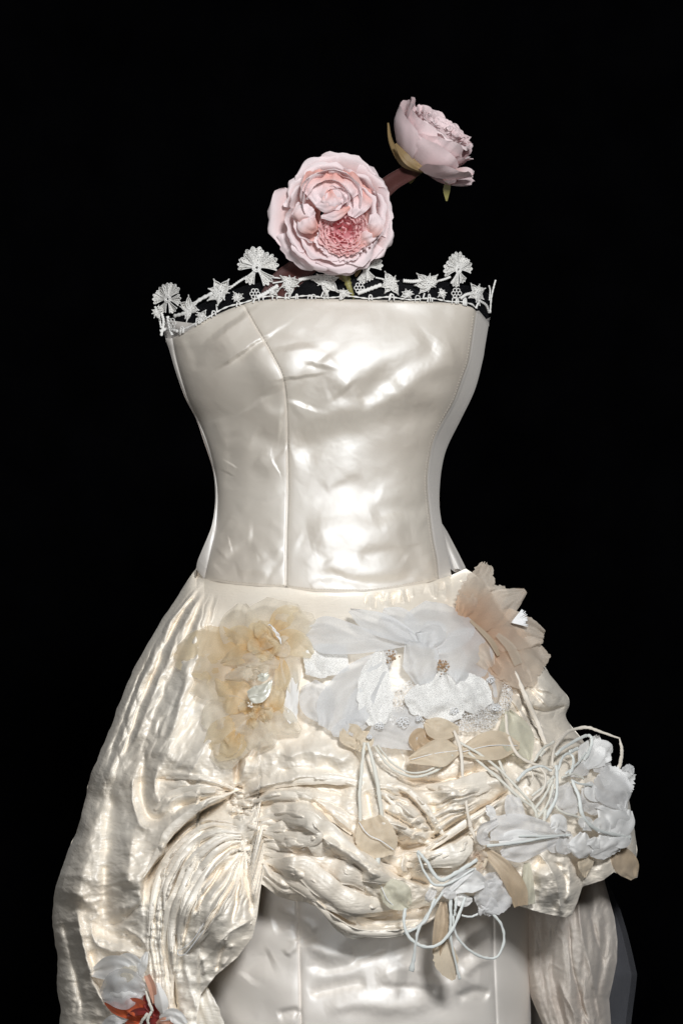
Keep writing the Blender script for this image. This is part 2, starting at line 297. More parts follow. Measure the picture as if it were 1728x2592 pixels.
def panel(name, bl, br, nu, nv, mat, seed, slope=0.0):
    def side(pts):
        a = cr(pts, 500); y = np.linspace(a[0, 1], a[-1, 1], nv); o = np.argsort(a[:, 1]); return np.interp(y, a[o, 1], a[o, 0]), y
    lx, ly = side(bl); rx, ry = side(br); u = np.linspace(0, 1, nu)[None]; v = np.linspace(0, 1, nv)[:, None]
    X = lx[:, None] * (1 - u) + rx[:, None] * u; Y = ly[:, None] * (1 - u) + ry[:, None] * u
    Y = Y + (1 - v) * (ytop(X[:1]) - Y[:1]) + v * (ybot(X[-1:]) - Y[-1:])
    wpx = np.maximum(X[:, -1:] - X[:, :1], 1); e = np.minimum(u * wpx, (1 - u) * wpx)
    H = hbod(X, Y) - 4.5 * np.exp(-(e / 3.0) ** 2) - 2.0 * np.exp(-(e / 10) ** 2)
    ev = np.minimum(v, 1 - v) * 620; H = H - 4 * np.exp(-(ev / 3.5) ** 2)
    D = dbod(X, Y) + H * np.clip(dbod(X, Y) / 90, 0.15, 1)
    if slope > 0: D = dbod(X[:, -1:], Y[:, -1:]) - slope * (X[:, -1:] - X) + 0.5 * H
    if slope < 0: D = dbod(X[:, :1], Y[:, :1]) + slope * (X - X[:, :1]) + 0.5 * H
    # turn the neckline edge in, so the cloth has a rolled edge with thickness
    X = np.vstack([X[:1], X[:1], X]); Y = np.vstack([Y[:1] + 10, Y[:1] + 1, Y]); D = np.vstack([D[:1] - 9, D[:1] - 6, D])
    return add(name, P(X, Y, D), grid_faces(nv + 2, nu), mat, dress)
b0 = [p for p in bodL_pts if p[1] >= 856]
b1 = [(436, 855), (445, 905), (460, 960), (480, 1020), (505, 1070), (525, 1120), (539, 1170), (548, 1220), (551, 1260), (549, 1300), (544, 1345), (532, 1400), (517, 1466)]
b2 = [(615, 769), (640, 815), (670, 865), (695, 910), (712, 945), (719, 975), (725, 1040), (727, 1140), (728, 1240), (725, 1350), (723, 1490)]
b3 = [(1205, 787), (1195, 855), (1186, 912), (1172, 952), (1149, 1015), (1120, 1067), (1097, 1113), (1086, 1165), (1081, 1211), (1083, 1257), (1089, 1314), (1097, 1371), (1106, 1417), (1110, 1467)]
b4 = [(1237, 816)] + [p for p in bodR_pts if p[1] > 818]
panel('side_panel', b0, b1, 14, 220, M['satin_cool'], 1, 1.1)
panel('bust_panel', b1, b2, 110, 320, M['satin'], 2)
panel('front_panel', b2, b3, 250, 340, M['satin'], 3)
panel('side_panel', b3, b4, 40, 260, M['satin_cool'], 4, -2.2)
# the back of the bodice, and a little flared piece showing past the right hip
t = np.linspace(-1, 1, 60)[None]; yb = np.linspace(800, 1460, 90)[:, None]
cL, cR = bodL(yb), bodR(yb); Xb = (cL + cR) / 2 + (cR - cL) / 2 * np.sin(t * np.pi / 2); b1x, b3x = inv(b1)(yb), inv(b3)(yb)
eL = dbod(b1x, yb) - 1.1 * (b1x - bodL(yb)); eR = dbod(b3x, yb) - 2.2 * (bodR(yb) - b3x); Db = eL + (eR - eL) * (t + 1) / 2 - 4 - 200 * np.cos(t * np.pi / 2)
add('back_panel', P(Xb, yb + 0 * t + 30 * np.cos(t * np.pi / 2), Db), grid_faces(90, 60), M['satin_cool'], dress)
u = np.linspace(0, 1, 16)[None]; yv = np.linspace(1326, 1436, 50)[:, None]
xr = np.interp(yv, [1326, 1345, 1400, 1436], [1119, 1131, 1160, 1178]); xl = np.interp(yv, [1326, 1380, 1436], [1104, 1116, 1136])
Xp = xl + (xr - xl) * u; add('back_peplum', P(Xp, yv + 14 * np.sin(u * 3.1) * (yv - 1326) / 110, -12 + 9 * np.sin(u * 11) * (yv - 1326) / 110 - 60 * u), grid_faces(50, 16), M['satin_cool'], dress)

# ------------------------------------------------------------------ overskirt
skL_pts = [(497, 1438), (460, 1490), (420, 1550), (380, 1615), (350, 1665), (320, 1730), (300, 1780), (285, 1820), (265, 1870), (247, 1910), (230, 1950), (217, 2010), (202, 2060), (190, 2110), (170, 2155), (150, 2205), (137, 2250), (131, 2300), (130, 2350), (137, 2390), (144, 2420), (142, 2488), (148, 2592), (140, 2760)]
skR_pts = [(1176, 1438), (1215, 1470), (1270, 1560), (1340, 1640), (1387, 1700), (1417, 1737), (1437, 1765), (1442, 1785), (1434, 1812), (1450, 1845), (1490, 1890), (1545, 1955), (1587, 2010), (1607, 2100), (1612, 2160), (1614, 2222), (1612, 2300), (1600, 2760)]
skL, skR = inv(skL_pts), inv(skR_pts)
_sy = np.linspace(1300, 2800, 1500); _sr = np.convolve(np.pad(np.interp(_sy, [1440, 1560, 1700, 1900, 2050, 2200, 2350, 2600], [240, 318, 395, 475, 520, 540, 530, 520]), 60, mode='edge'), np.ones(121) / 121, 'valid')
def dskirt(x, y, clip=0.998):
    y = np.asarray(y, float); L, R_ = skL(y), skR(y); s = np.clip((x - (L + R_) / 2) / ((R_ - L) / 2), -clip, clip)
    return np.interp(y, _sy, _sr) * np.sqrt(1 - s * s) * (1 + 0.04 * s)
fan = [[(585, 2070), (520, 2082), (460, 2120), (410, 2190), (384, 2270), (374, 2350), (382, 2450), (405, 2620)],
       [(626, 2152), (590, 2162), (555, 2190), (522, 2240), (492, 2290), (472, 2350), (464, 2410), (462, 2480)]]
sk_strokes = []
A, B_ = cr(fan[0], 9), cr(fan[1], 9)
for k in range(11):
    f = k / 10 + random.uniform(-.03, .03); p = A * (1 - f) + B_ * f + rng.normal(0, 3.5, A.shape); p[0] = (604 + 12 * f, 2092 + 52 * f)
    sk_strokes.append(('r', p, random.uniform(6, 9), random.uniform(8, 13)))
    f2 = f + 0.05; p = A * (1 - f2) + B_ * f2 + rng.normal(0, 3, A.shape); p[0] = (604 + 12 * f2, 2092 + 52 * f2); a0 = random.randint(0, 2)
    sk_strokes.append(('r', p[a0:random.randint(6, 9)], random.uniform(3, 4.5), -random.uniform(9, 15)))
sk_strokes += [
    # left hip: long folds falling from the waist corner
    ('r', [(512, 1475), (440, 1560), (380, 1680), (330, 1800), (290, 1920), (250, 2020)], 15, 11), ('r', [(516, 1480), (452, 1565), (395, 1685), (348, 1805), (305, 1930)], 9, -10),
    ('r', [(520, 1490), (470, 1570), (420, 1680), (370, 1800), (335, 1900)], 14, 12), ('r', [(523, 1495), (482, 1580), (438, 1690), (390, 1810), (350, 1930)], 10, -11),
    ('r', [(530, 1500), (500, 1600), (470, 1720), (440, 1850), (410, 1950)], 30, 18), ('r', [(545, 1500), (530, 1580), (510, 1650)], 10, -6),
    ('r', [(505, 1475), (420, 1580), (360, 1700), (300, 1850), (262, 1960)], 8, -7), ('r', [(500, 1490), (410, 1600), (345, 1720), (290, 1850), (250, 1950)], 9, 6),
    ('r', [(520, 1800), (470, 1850), (430, 1920)], 16, -8), ('r', [(560, 1860), (500, 1900), (450, 1950)], 22, 9), ('r', [(500, 1700), (470, 1780), (440, 1840)], 10, -6),
    # left billow
    ('r', [(370, 1900), (362, 1945), (358, 2000), (372, 2062), (410, 2072), (455, 2042), (550, 2012)], 15, -16), ('r', [(340, 1960), (335, 2010), (342, 2060), (362, 2094), (400, 2098)], 10, 12),
    ('r', [(400, 1930), (392, 1990), (402, 2040)], 14, 8),
    ('r', [(290, 1960), (277, 2050), (270, 2150), (265, 2250), (256, 2330), (250, 2385)], 30, -24), ('r', [(255, 2030), (225, 2130), (205, 2225), (190, 2300)], 40, 24),
    ('r', [(335, 2105), (327, 2175), (322, 2250)], 28, 18), ('r', [(262, 2345), (310, 2332), (362, 2285)], 10, -16), ('r', [(300, 2300), (340, 2290), (365, 2270)], 16, 10),
    ('r', [(232, 2340), (240, 2385), (275, 2405), (325, 2411), (370, 2432)], 8, 10), ('r', [(250, 2370), (300, 2375), (350, 2390)], 22, -14),
    ('r', [(300, 2345), (335, 2360), (365, 2385), (372, 2420)], 6, 8), ('r', [(310, 2365), (345, 2375), (360, 2400)], 6, -8),
    ('r', [(193, 2290), (202, 2360), (222, 2440), (240, 2500), (300, 2600)], 14, 20), ('r', [(160, 2330), (172, 2400), (190, 2470), (215, 2592)], 14, -14), ('r', [(225, 2400), (245, 2470), (275, 2560)], 12, -14),
    ('s', [(365, 2290), (370, 2225), (415, 2160), (436, 2120), (485, 2075), (525, 2045), (592, 2012)], 46, -20, 4), ('r', [(362, 2310), (368, 2230), (413, 2164), (434, 2124), (485, 2079), (527, 2049), (590, 2016)], 5.5, -30),
    # folds into the upper gather
    ('r', [(588, 2002), (520, 1984), (450, 1974), (390, 1973)], 4, -7), ('r', [(585, 1996), (530, 1978), (480, 1965)], 9, 8), ('r', [(575, 2004), (500, 2010), (440, 2022), (400, 2062)], 9, 9),
    ('r', [(582, 2012), (520, 2022), (470, 2040), (430, 2065)], 5, -9), ('r', [(575, 2020), (530, 2038), (495, 2058)], 6, 8),
    ('r', [(606, 1880), (602, 1930), (598, 1985)], 9, -16), ('r', [(590, 1900), (588, 1940), (590, 1990)], 7, 8), ('r', [(625, 1910), (618, 1950), (606, 1990)], 9, 10), ('r', [(665, 1965), (635, 1972), (610, 1990)], 10, -14),
    ('r', [(640, 1890), (660, 1870), (690, 1850)], 12, 9), ('r', [(630, 1930), (650, 1900), (680, 1880)], 9, -8),
    ('s', [(905, 1992), (850, 1982), (790, 1978), (720, 1985), (660, 2000), (622, 2022)], 26, 11, 2.5), ('r', [(620, 2022), (660, 2001), (720, 1986), (790, 1980), (860, 1984)], 3.5, -11),
    ('r', [(800, 1972), (770, 1974), (740, 1980)], 4, -8), ('r', [(640, 2030), (680, 2015), (720, 2012)], 7, 9), ('r', [(630, 2035), (660, 2040), (690, 2030)], 6, -8),
    # swags running down to the right
    ('r', [(640, 2022), (700, 2004), (770, 2012), (830, 2056), (880, 2104), (910, 2140)], 13, 13), ('r', [(785, 2026), (812, 2046), (852, 2086), (908, 2130)], 6.5, -30),
    ('r', [(700, 2052), (790, 2082), (850, 2140), (920, 2192), (985, 2240)], 34, 36), ('r', [(690, 2072), (740, 2094), (790, 2104)], 5, -11), ('r', [(690, 2062), (720, 2050), (760, 2052)], 9, 9),
    ('s', [(700, 2146), (760, 2147), (795, 2132), (808, 2118)], 26, -15, 2.5), ('r', [(640, 2098), (690, 2104), (730, 2110)], 8, 10), ('r', [(650, 2120), (700, 2128), (760, 2120)], 12, 10), ('r', [(640, 2112), (690, 2118), (720, 2126)], 5, -10),
    ('r', [(700, 2165), (760, 2205), (820, 2245), (900, 2282), (965, 2302)], 40, 32), ('r', [(825, 2155), (862, 2182), (905, 2204), (955, 2256)], 6, -18), ('r', [(840, 2200), (880, 2215), (940, 2262), (975, 2290)], 9, 10),
    ('r', [(800, 2128), (806, 2160), (800, 2190)], 4, -4), ('r', [(660, 2180), (690, 2225), (740, 2260)], 14, 14), ('r', [(655, 2165), (680, 2190), (720, 2225)], 6, -10),
    ('r', [(775, 2256), (812, 2292), (850, 2325), (900, 2350), (960, 2358), (1030, 2350), (1105, 2318)], 7, 16), ('r', [(790, 2262), (830, 2298), (880, 2330), (905, 2340)], 4, -14), ('r', [(850, 2340), (880, 2362), (930, 2364)], 5, 10), ('r', [(800, 2262), (860, 2300), (930, 2300), (1000, 2290)], 12, 12),
    ('r', [(900, 2334), (960, 2320), (1030, 2306), (1095, 2285)], 20, -34), ('r', [(910, 2328), (960, 2330), (1030, 2330)], 5, 8), ('r', [(950, 2300), (1020, 2290), (1080, 2270)], 6, 9),
    # crumpled middle
    ('r', [(925, 2000), (935, 2040), (942, 2075)], 10, -16), ('r', [(905, 2000), (910, 2040), (905, 2090)], 9, 8),
    ('r', [(960, 1984), (1025, 1994), (1075, 2040), (1112, 2098), (1130, 2122)], 9, 18), ('r', [(975, 2000), (1012, 2040), (1060, 2080), (1096, 2112)], 8, 14), ('r', [(1000, 2000), (1045, 2030), (1075, 2070), (1100, 2110)], 7, -16),
    ('r', [(960, 2080), (1010, 2088), (1050, 2110), (1085, 2128)], 9, 12), ('r', [(970, 2050), (1000, 2070), (1050, 2098)], 6, -12), ('r', [(990, 2135), (1040, 2142), (1080, 2130)], 22, -30), ('r', [(1035, 2122), (1050, 2128), (1062, 2125)], 12, 14),
    ('r', [(1005, 2166), (1070, 2152), (1120, 2120), (1180, 2082), (1240, 2046), (1292, 2004)], 10, 26), ('r', [(1085, 2158), (1130, 2132), (1175, 2108), (1195, 2090)], 7, -24), ('r', [(1080, 2128), (1130, 2100), (1180, 2068), (1240, 2034), (1290, 1995)], 6, -26),
    ('r', [(1040, 2182), (1100, 2168), (1165, 2154), (1186, 2120)], 20, 26), ('r', [(1025, 2165), (1016, 2190), (1020, 2215)], 8, 16), ('r', [(1040, 2180), (1032, 2200), (1040, 2220)], 6, -14),
    ('r', [(960, 2176), (1010, 2215), (1050, 2228), (1085, 2238)], 8, -24), ('r', [(960, 2195), (1000, 2225), (1030, 2225)], 8, 14), ('r', [(1180, 2160), (1130, 2190), (1090, 2200)], 10, -14), ('r', [(950, 2160), (1000, 2168), (1030, 2160)], 12, 12),
    ('r', [(1090, 1992), (1160, 2000), (1230, 1982), (1275, 1958)], 36, 26), ('r', [(1010, 1975), (1090, 1980), (1160, 1968), (1230, 1940)], 7, -14), ('r', [(1120, 1900), (1180, 1930), (1240, 1920)], 24, 16), ('r', [(1060, 1880), (1110, 1860), (1150, 1865)], 12, 12),
    ('r', [(1090, 2020), (1130, 2030), (1170, 2020)], 12, -8), ('r', [(720, 1920), (780, 1905), (860, 1920), (900, 1900)], 26, 12), ('r', [(700, 1950), (780, 1945), (860, 1950)], 10, -6), ('r', [(880, 1880), (905, 1920), (900, 1980)], 12, -10),
    # left puff below the second gather
    ('r', [(612, 2160), (585, 2225), (535, 2310), (490, 2385), (463, 2412)], 5, 15), ('r', [(616, 2165), (600, 2220), (560, 2300), (510, 2370), (470, 2410)], 5, 13), ('r', [(614, 2163), (592, 2225), (547, 2306), (500, 2380)], 3, -13),
    ('r', [(618, 2168), (604, 2230), (598, 2290), (585, 2340)], 5, -12), ('r', [(620, 2165), (612, 2220), (608, 2280)], 5, 9), ('r', [(622, 2168), (622, 2220), (632, 2270), (640, 2320)], 6, -16), ('r', [(630, 2175), (642, 2220), (650, 2280)], 7, 12),
    ('r', [(560, 2220), (520, 2250), (480, 2300), (455, 2360)], 13, 10), ('r', [(590, 2200), (560, 2240), (520, 2290)], 9, 8), ('r', [(540, 2400), (570, 2370), (600, 2350), (636, 2330)], 8, 9), ('r', [(548, 2462), (556, 2430), (570, 2390)], 6, -9), ('r', [(590, 2390), (582, 2420), (560, 2450)], 10, 9),
    ('r', [(470, 2440), (480, 2500), (500, 2560)], 9, 10), ('r', [(430, 2440), (440, 2500), (455, 2592)], 6, -22), ('r', [(500, 2420), (515, 2440), (520, 2470)], 8, 9),
    # right hand puff
    ('r', [(1345, 2150), (1390, 2190), (1408, 2240), (1416, 2290), (1424, 2320)], 7, 14), ('r', [(1370, 2160), (1350, 2220), (1360, 2280)], 14, -10), ('r', [(1440, 2180), (1440, 2240), (1430, 2290)], 10, 10),
    ('r', [(1400, 2180), (1428, 2220), (1436, 2270)], 7, -10), ('r', [(1560, 2150), (1580, 2190), (1602, 2220)], 12, -12), ('r', [(1540, 2060), (1570, 2100), (1600, 2120)], 12, 10),
    # right hip
    ('r', [(1330, 1790), (1390, 1800), (1438, 1786)], 8, -10), ('r', [(1350, 1740), (1390, 1750), (1420, 1770)], 14, 12), ('r', [(1260, 1740), (1300, 1780), (1330, 1830)], 12, 10), ('r', [(1310, 1840), (1360, 1870), (1400, 1890)], 12, 12), ('r', [(1290, 1810), (1320, 1860), (1350, 1930)], 10, -14),
]
for k in range(26):   # small puckers below the hip seam on the right
    x0 = random.uniform(930, 1170); y0 = 1492 - (x0 - 930) * 0.16 + random.uniform(6, 16)
    sk_strokes.append(('r', [(x0, y0), (x0 + random.uniform(-12, 12), y0 + random.uniform(20, 50))], random.uniform(4, 8), random.choice([-5, 4, 5])))
for k in range(60):   # puckers round the two gathers
    cx, cy = random.choice([(590, 2003), (603, 2030), (604, 2052), (614, 2140), (620, 2150)]); a = random.uniform(0, 6.28); r0, r1 = random.uniform(3, 10), random.uniform(16, 46)
    sk_strokes.append(('r', [(cx + r0 * math.cos(a), cy + r0 * .8 * math.sin(a)), (cx + r1 * math.cos(a + .2), cy + r1 * .7 * math.sin(a + .2))], random.uniform(2.6, 5), random.choice([-8, -6, 7, 9])))
def between(X, Y, pa, pb, n, h, warp, end0=0.1, end1=0.85, power=0.7, seed=0, grow=0.0):
    """gathered cloth between two lines: round pleats meeting in sharp valleys"""
    pts = np.vstack([pa, pb]).astype(float); sel = np.where((X > pts[:, 0].min() - 5) & (X < pts[:, 0].max() + 5) & (Y > pts[:, 1].min() - 5) & (Y < pts[:, 1].max() + 5))
    x, y = X[sel], Y[sel]; da, ta, sa = dist_path(x, y, pa); db, tb, sb = dist_path(x, y, pb); f = da / (da + db + 1e-6); t = ta * (1 - f) + tb * f
    inside = (sa != sb)
    g = n * f + warp * pn(f * 3 + seed, t * 2.2 + seed, 101 + seed) + warp * .5 * pn(x / 40, y / 40, 102 + seed)
    k = np.floor(g); amp = 0.55 + 0.45 * np.sin(k * 2.7 + seed * 1.3)
    v = h * (0.6 + 0.4 * amp) * np.abs(np.sin(np.pi * g)) ** power * sm(t, 0, end0) * (1 - sm(t, end1, 1)) * (1 + grow * t)
    v = v * sm(f, 0, 0.06) * (1 - sm(f, 0.94, 1)); H = np.zeros(X.shape); H[sel] = np.where(inside, v, 0); return H
def pleats(X, Y):
    h = between(X, Y, fan[0], fan[1], 8, 15, 0.8, seed=1, power=.6)
    h += between(X, Y, [(640, 2030), (785, 2030), (852, 2090), (908, 2134), (1000, 2206), (1085, 2244)], [(668, 2236), (775, 2278), (872, 2362), (950, 2362), (1020, 2356), (1100, 2316)], 4, 18, 0.9, seed=2, power=.65)
    h += between(X, Y, [(505, 1475), (400, 1610), (330, 1760), (270, 1900), (228, 2030)], [(560, 1500), (530, 1620), (500, 1760), (470, 1880), (440, 1970)], 4, 8, 1.3, seed=3, power=.9)
    h += between(X, Y, [(585, 1996), (520, 1966), (440, 1950), (380, 1960)], [(590, 2012), (530, 2040), (470, 2078), (420, 2120)], 4, 10, 0.7, seed=4, power=.65, end1=.6)
    h += between(X, Y, [(620, 2022), (720, 1985), (800, 1978), (910, 1990)], [(640, 2034), (730, 2022), (800, 2040), (910, 2130)], 3, 12, 0.6, seed=5, power=.6)
    h += between(X, Y, [(606, 2165), (560, 2220), (500, 2290), (462, 2400)], [(632, 2165), (642, 2220), (648, 2280), (640, 2350)], 6, 12, 0.7, seed=6, power=.6, end1=.5)
    h += between(X, Y, [(940, 1984), (1030, 1994), (1120, 2000), (1230, 1990)], [(960, 2160), (1020, 2150), (1080, 2130), (1230, 2040)], 4, 26, 1.2, seed=7, power=.6)
    h += between(X, Y, [(1000, 2160), (1100, 2120), (1190, 2070), (1290, 2000)], [(1040, 2215), (1110, 2195), (1190, 2150), (1300, 2080)], 3, 26, 0.6, seed=8, power=.6)
    h += between(X, Y, [(612, 2090), (680, 2060), (760, 2060), (860, 2150)], [(620, 2140), (690, 2130), (760, 2130), (850, 2180)], 4, 12, 0.7, seed=9, power=.6)
    h += between(X, Y, [(1200, 1560), (1260, 1640), (1330, 1720), (1400, 1790)], [(1180, 1700), (1230, 1760), (1290, 1830), (1400, 1900)], 4, 12, 1.1, seed=10, power=.7)
    return h
def hskirt(X, Y):
    h = 1.7 * apply_strokes(X, Y, [(a, p, w_, h_ * (1.4 if w_ >= 13 else 1.0), *r) for a, p, w_, h_, *r in sk_strokes], 3.0) * (0.85 + 0.4 * pn(X / 50, Y / 50, 95)) + pleats(X, Y)
    h += bump(X, Y, 555, 2330, 70, 105, 84) + bump(X, Y, 1390, 2210, 58, 85, 76) + bump(X, Y, 260, 2200, 120, 150, 34) + bump(X, Y, 980, 2060, 90, 60, 20) - bump(X, Y, 600, 2020, 46, 50, 34) - bump(X, Y, 618, 2146, 44, 34, 26) + bump(X, Y, 480, 1930, 120, 80, 22) + bump(X, Y, 770, 1920, 120, 60, 22) + bump(X, Y, 860, 2150, 130, 60, 20) - bump(X, Y, 385, 2240, 26, 110, 34)
    rough = 0.35 + 0.65 * sm(Y, 1750, 2000); yoke = sm(Y, 1500, 1620)
    right = sm(X, 1180, 1320); leftq = 1 - sm(X, 480, 560)
    pf = 1 - 0.6 * np.exp(-((X - 520) / 150) ** 2 - ((Y - 2200) / 150) ** 2)      # pleats stay legible beside the gathers
    h += yoke * (8 * pn(X / 110, Y / 110, 21) + pf * rough * (15 * facet(X, Y, 95, 22) + 8 * facet(X, Y, 46, 23) + 3.6 * facet(X, Y, 22, 24) + 1.5 * facet(X, Y, 11, 34)))
    h += right * (16 * facet(X, Y, 60, 25) + 7 * facet(X, Y, 28, 26))
    mid = np.exp(-((X - 1020) / 220) ** 2 - ((Y - 2040) / 180) ** 2); h += mid * (12 * facet(X, Y, 52, 27) + 5.5 * facet(X, Y, 25, 28))
    hz = leftq * sm(Y, 2060, 2140); h += hz * (5.0 * facet(X / 2.6, Y, 17, 29) + 2.6 * facet(X / 2.2, Y, 9, 30))
    dia = leftq * (1 - sm(Y, 1950, 2050)) * sm(Y, 1480, 1540); q = X * 0.83 + Y * 0.5; r = -X * 0.5 + Y * 0.83
    h += dia * (11 * facet(q, r / 5, 30, 31) + 5 * facet(q, r / 5, 14, 32))
    return h
hem = poly([(60, 2740), (440, 2740), (497, 2600), (507, 2520), (545, 2471), (600, 2425), (638, 2374), (653, 2310), (658, 2238), (668, 2243), (700, 2269), (740, 2281), (775, 2285), (800, 2297), (820, 2319), (850, 2345), (872, 2370), (895, 2378), (950, 2368), (1020, 2364), (1060, 2349), (1100, 2324), (1125, 2295), (1150, 2272), (1200, 2268), (1280, 2285), (1330, 2300), (1375, 2314), (1430, 2324), (1446, 2316), (1460, 2284), (1472, 2246), (1525, 2229), (1552, 2209), (1600, 2226), (1620, 2222)])
nc, nr = 660, 560
th = np.linspace(-np.pi / 2, np.pi / 2, nc)[None]; sx = 0.55 * np.sin(th) + 0.45 * th / (np.pi / 2); v = np.linspace(0, 1, nr)[:, None]
Y = 1450 + v * 850 + 0 * sx; X = None
for it in range(14):
    L, R_ = skL(Y), skR(Y); X = (L + R_) / 2 + (R_ - L) / 2 * sx
    yt = ybot(X) - 1.5; Y = 0.4 * Y + 0.6 * (yt + v * (hem(X) - yt))
L, R_ = skL(Y), skR(Y); X = np.maximum.accumulate((L + R_) / 2 + (R_ - L) / 2 * sx, axis=1) + 0.002 * np.arange(nc)[None]
edge = sm(np.abs(sx), 0.86, 1.0) * np.sign(sx) * sm(Y, 1460, 1520); X = X - edge * (3 + 5 * pn(Y / 70, sx * 3, 96) + 1.6 * pn(Y / 27, sx * 5, 97) + 0.8 * facet(sx * 0 + 3, Y, 14, 98))
base = dskirt(X, Y); Hs = hskirt(X, Y); e = (Y - ybot(X))
wt = np.exp(-(np.maximum(e, 0) / 45) ** 2)
Dk = base * (1 - wt) + wt * np.maximum(dbod(X, np.minimum(Y, 1500)) - 5, -20) + Hs * np.clip(base / 120, 0.1, 1) * sm(e, 0, 25)
q = np.stack([X, Y, Dk], -1)
rows = [(0, 0), (-1, -5), (-5, -16), (-14, -42), (-40, -80)]
q = np.concatenate([q] + [q[-1:] + np.array([0, r[0], r[1]]) for r in rows[1:]])
add('overskirt', P(q[..., 0], q[..., 1], q[..., 2]), grid_faces(q.shape[0], q.shape[1]), M['silk'], dress)
# loose folds lying over the skirt: separate rolls of cloth with their own edges
def silk_fold(pts, widths, seed, hgt=0.62, lift=0.0, nu=21, droop=0.0):
    n = 14 * len(pts); p = cr(pts, n); T = np.gradient(p, axis=0); T /= np.linalg.norm(T, axis=1, keepdims=True) + 1e-9; N = np.stack([-T[:, 1], T[:, 0]], 1)
    t = np.linspace(0, 1, n); wv = np.maximum(cr(np.stack([np.linspace(0, 1, len(widths)), widths], 1), n)[:, 1], 0.8)
    wv = wv * (1 + .16 * pn(t * 9 + seed, t * 0 + seed * .7, 111)); u = np.linspace(-1, 1, nu); U, Tm = np.meshgrid(u, t); W = wv[:, None]
    dc = dskirt(p[:, 0], p[:, 1]) + hskirt(p[:, 0], p[:, 1]); dc = np.convolve(np.pad(dc, 9, mode='edge'), np.ones(19) / 19, 'valid')
    x = p[:, None, 0] + N[:, None, 0] * U * W; y = p[:, None, 1] + N[:, None, 1] * U * W + droop * W * (1 - U * U)
    sh = np.sqrt(np.maximum(1 - np.abs(U + .18 * np.sin(Tm * 7 + seed)) ** 2.2, 0)); g = U * 2.2 + pn(Tm * 3 + seed, U * .8, 112)
    d = dc[:, None] + lift + np.minimum(W, 15 + .4 * W) * hgt * (sh - 0.55) + W * .03 * np.abs(np.sin(np.pi * g)) ** .8 + .04 * W * pn(x / 50, y / 50, seed % 40) + 0.7 * facet(x, y, 12, seed % 37)
    add('silk_fold', P(x, y, d), grid_faces(n, nu), M['silk'], dress)
U_ = cr([(645, 2070), (720, 2052), (790, 2076), (850, 2124), (920, 2172), (1010, 2230)], 12); V_ = cr([(668, 2226), (720, 2258), (780, 2270), (850, 2318), (940, 2340), (1060, 2330)], 12)
for k, (f, a0, a1, w_) in enumerate([(0.04, 0, 11, 20), (0.22, 0, 12, 27), (0.42, 2, 12, 24), (0.55, 0, 12, 17), (0.70, 0, 12, 28), (0.86, 1, 11, 20), (0.95, 0, 12, 12)]):
    p = U_ * (1 - f) + V_ * f + rng.normal(0, 2.0, U_.shape); p[:, 1] += 7 * np.sin(np.arange(12) * .8 + k * 2.1); silk_fold(p[a0:a1], [2, w_ * .6, w_, w_ * 1.15, w_, w_ * .7, 2], 20 + k, random.uniform(.42, .62), random.uniform(-1, 4))
silk_fold([(768, 2262), (812, 2298), (850, 2332), (900, 2358), (960, 2364), (1030, 2356), (1108, 2318)], [2, 7, 9, 9, 10, 8, 3], 3, 0.8, 6)
silk_fold([(800, 2285), (850, 2345), (890, 2370), (940, 2370)], [2, 6, 7, 3], 31, 0.8, 2)
silk_fold([(1030, 2164), (1090, 2146), (1150, 2104), (1210, 2062), (1262, 2026)], [1, 6, 9, 7, 1], 4, 0.5, 0)
silk_fold([(1028, 2192), (1090, 2178), (1160, 2160), (1192, 2120)], [5, 20, 28, 9], 5, 0.5)
silk_fold([(622, 2016), (700, 1986), (790, 1972), (860, 1974), (912, 1984)], [3, 10, 14, 13, 5], 6, 0.5)
silk_fold([(640, 2030), (710, 2014), (780, 2026), (840, 2066), (890, 2112)], [3, 11, 13, 12, 4], 61, 0.6)
silk_fold([(594, 2004), (528, 2030), (482, 2060), (430, 2106), (404, 2150), (362, 2222)], [2, 7, 10, 12, 9, 2], 7, 0.5)
silk_fold([(580, 2000), (500, 1996), (430, 2016), (392, 2050)], [3, 9, 11, 4], 71, 0.5); silk_fold([(592, 1998), (540, 1976), (480, 1966), (420, 1970)], [3, 8, 8, 3], 72, 0.5)
for k, f in enumerate((0.07, 0.2, 0.33, 0.47, 0.6, 0.74, 0.88)):
    p = A * (1 - f) + B_ * f + rng.normal(0, 3, A.shape); p[0] = (606 + 10 * f, 2092 + 52 * f); silk_fold(p[:random.randint(6, 9)], [2, 6, 8, 10, 11, 10, 8, 2], 80 + k, 0.7, 4)
silk_fold([(614, 2158), (590, 2225), (540, 2308), (494, 2384), (464, 2412)], [2, 6, 7, 6, 2], 91, 0.9, 2); silk_fold([(618, 2160), (604, 2222), (566, 2300), (516, 2372), (474, 2412)], [2, 6, 7, 5, 2], 92, 0.9, 2)
silk_fold([(622, 2164), (628, 2230), (638, 2290), (634, 2340)], [3, 9, 10, 4], 93, 0.7); silk_fold([(616, 2164), (606, 2230), (594, 2310), (570, 2380)], [2, 7, 10, 4], 94, 0.6)
silk_fold([(628, 2090), (690, 2112), (750, 2126), (800, 2120), (812, 2096)], [4, 14, 20, 16, 4], 95, 0.6); silk_fold([(640, 2140), (690, 2140), (740, 2152), (800, 2140)], [3, 9, 10, 3], 96, 0.6)
silk_fold([(955, 1986), (1025, 1998), (1075, 2044), (1112, 2100), (1132, 2126)], [2, 6, 8, 6, 2], 97, 0.6); silk_fold([(970, 2010), (1012, 2050), (1060, 2090), (1100, 2120)], [3, 8, 10, 3], 98, 0.8); silk_fold([(950, 2080), (1010, 2096), (1060, 2122), (1090, 2136)], [3, 9, 10, 3], 99, 0.7)
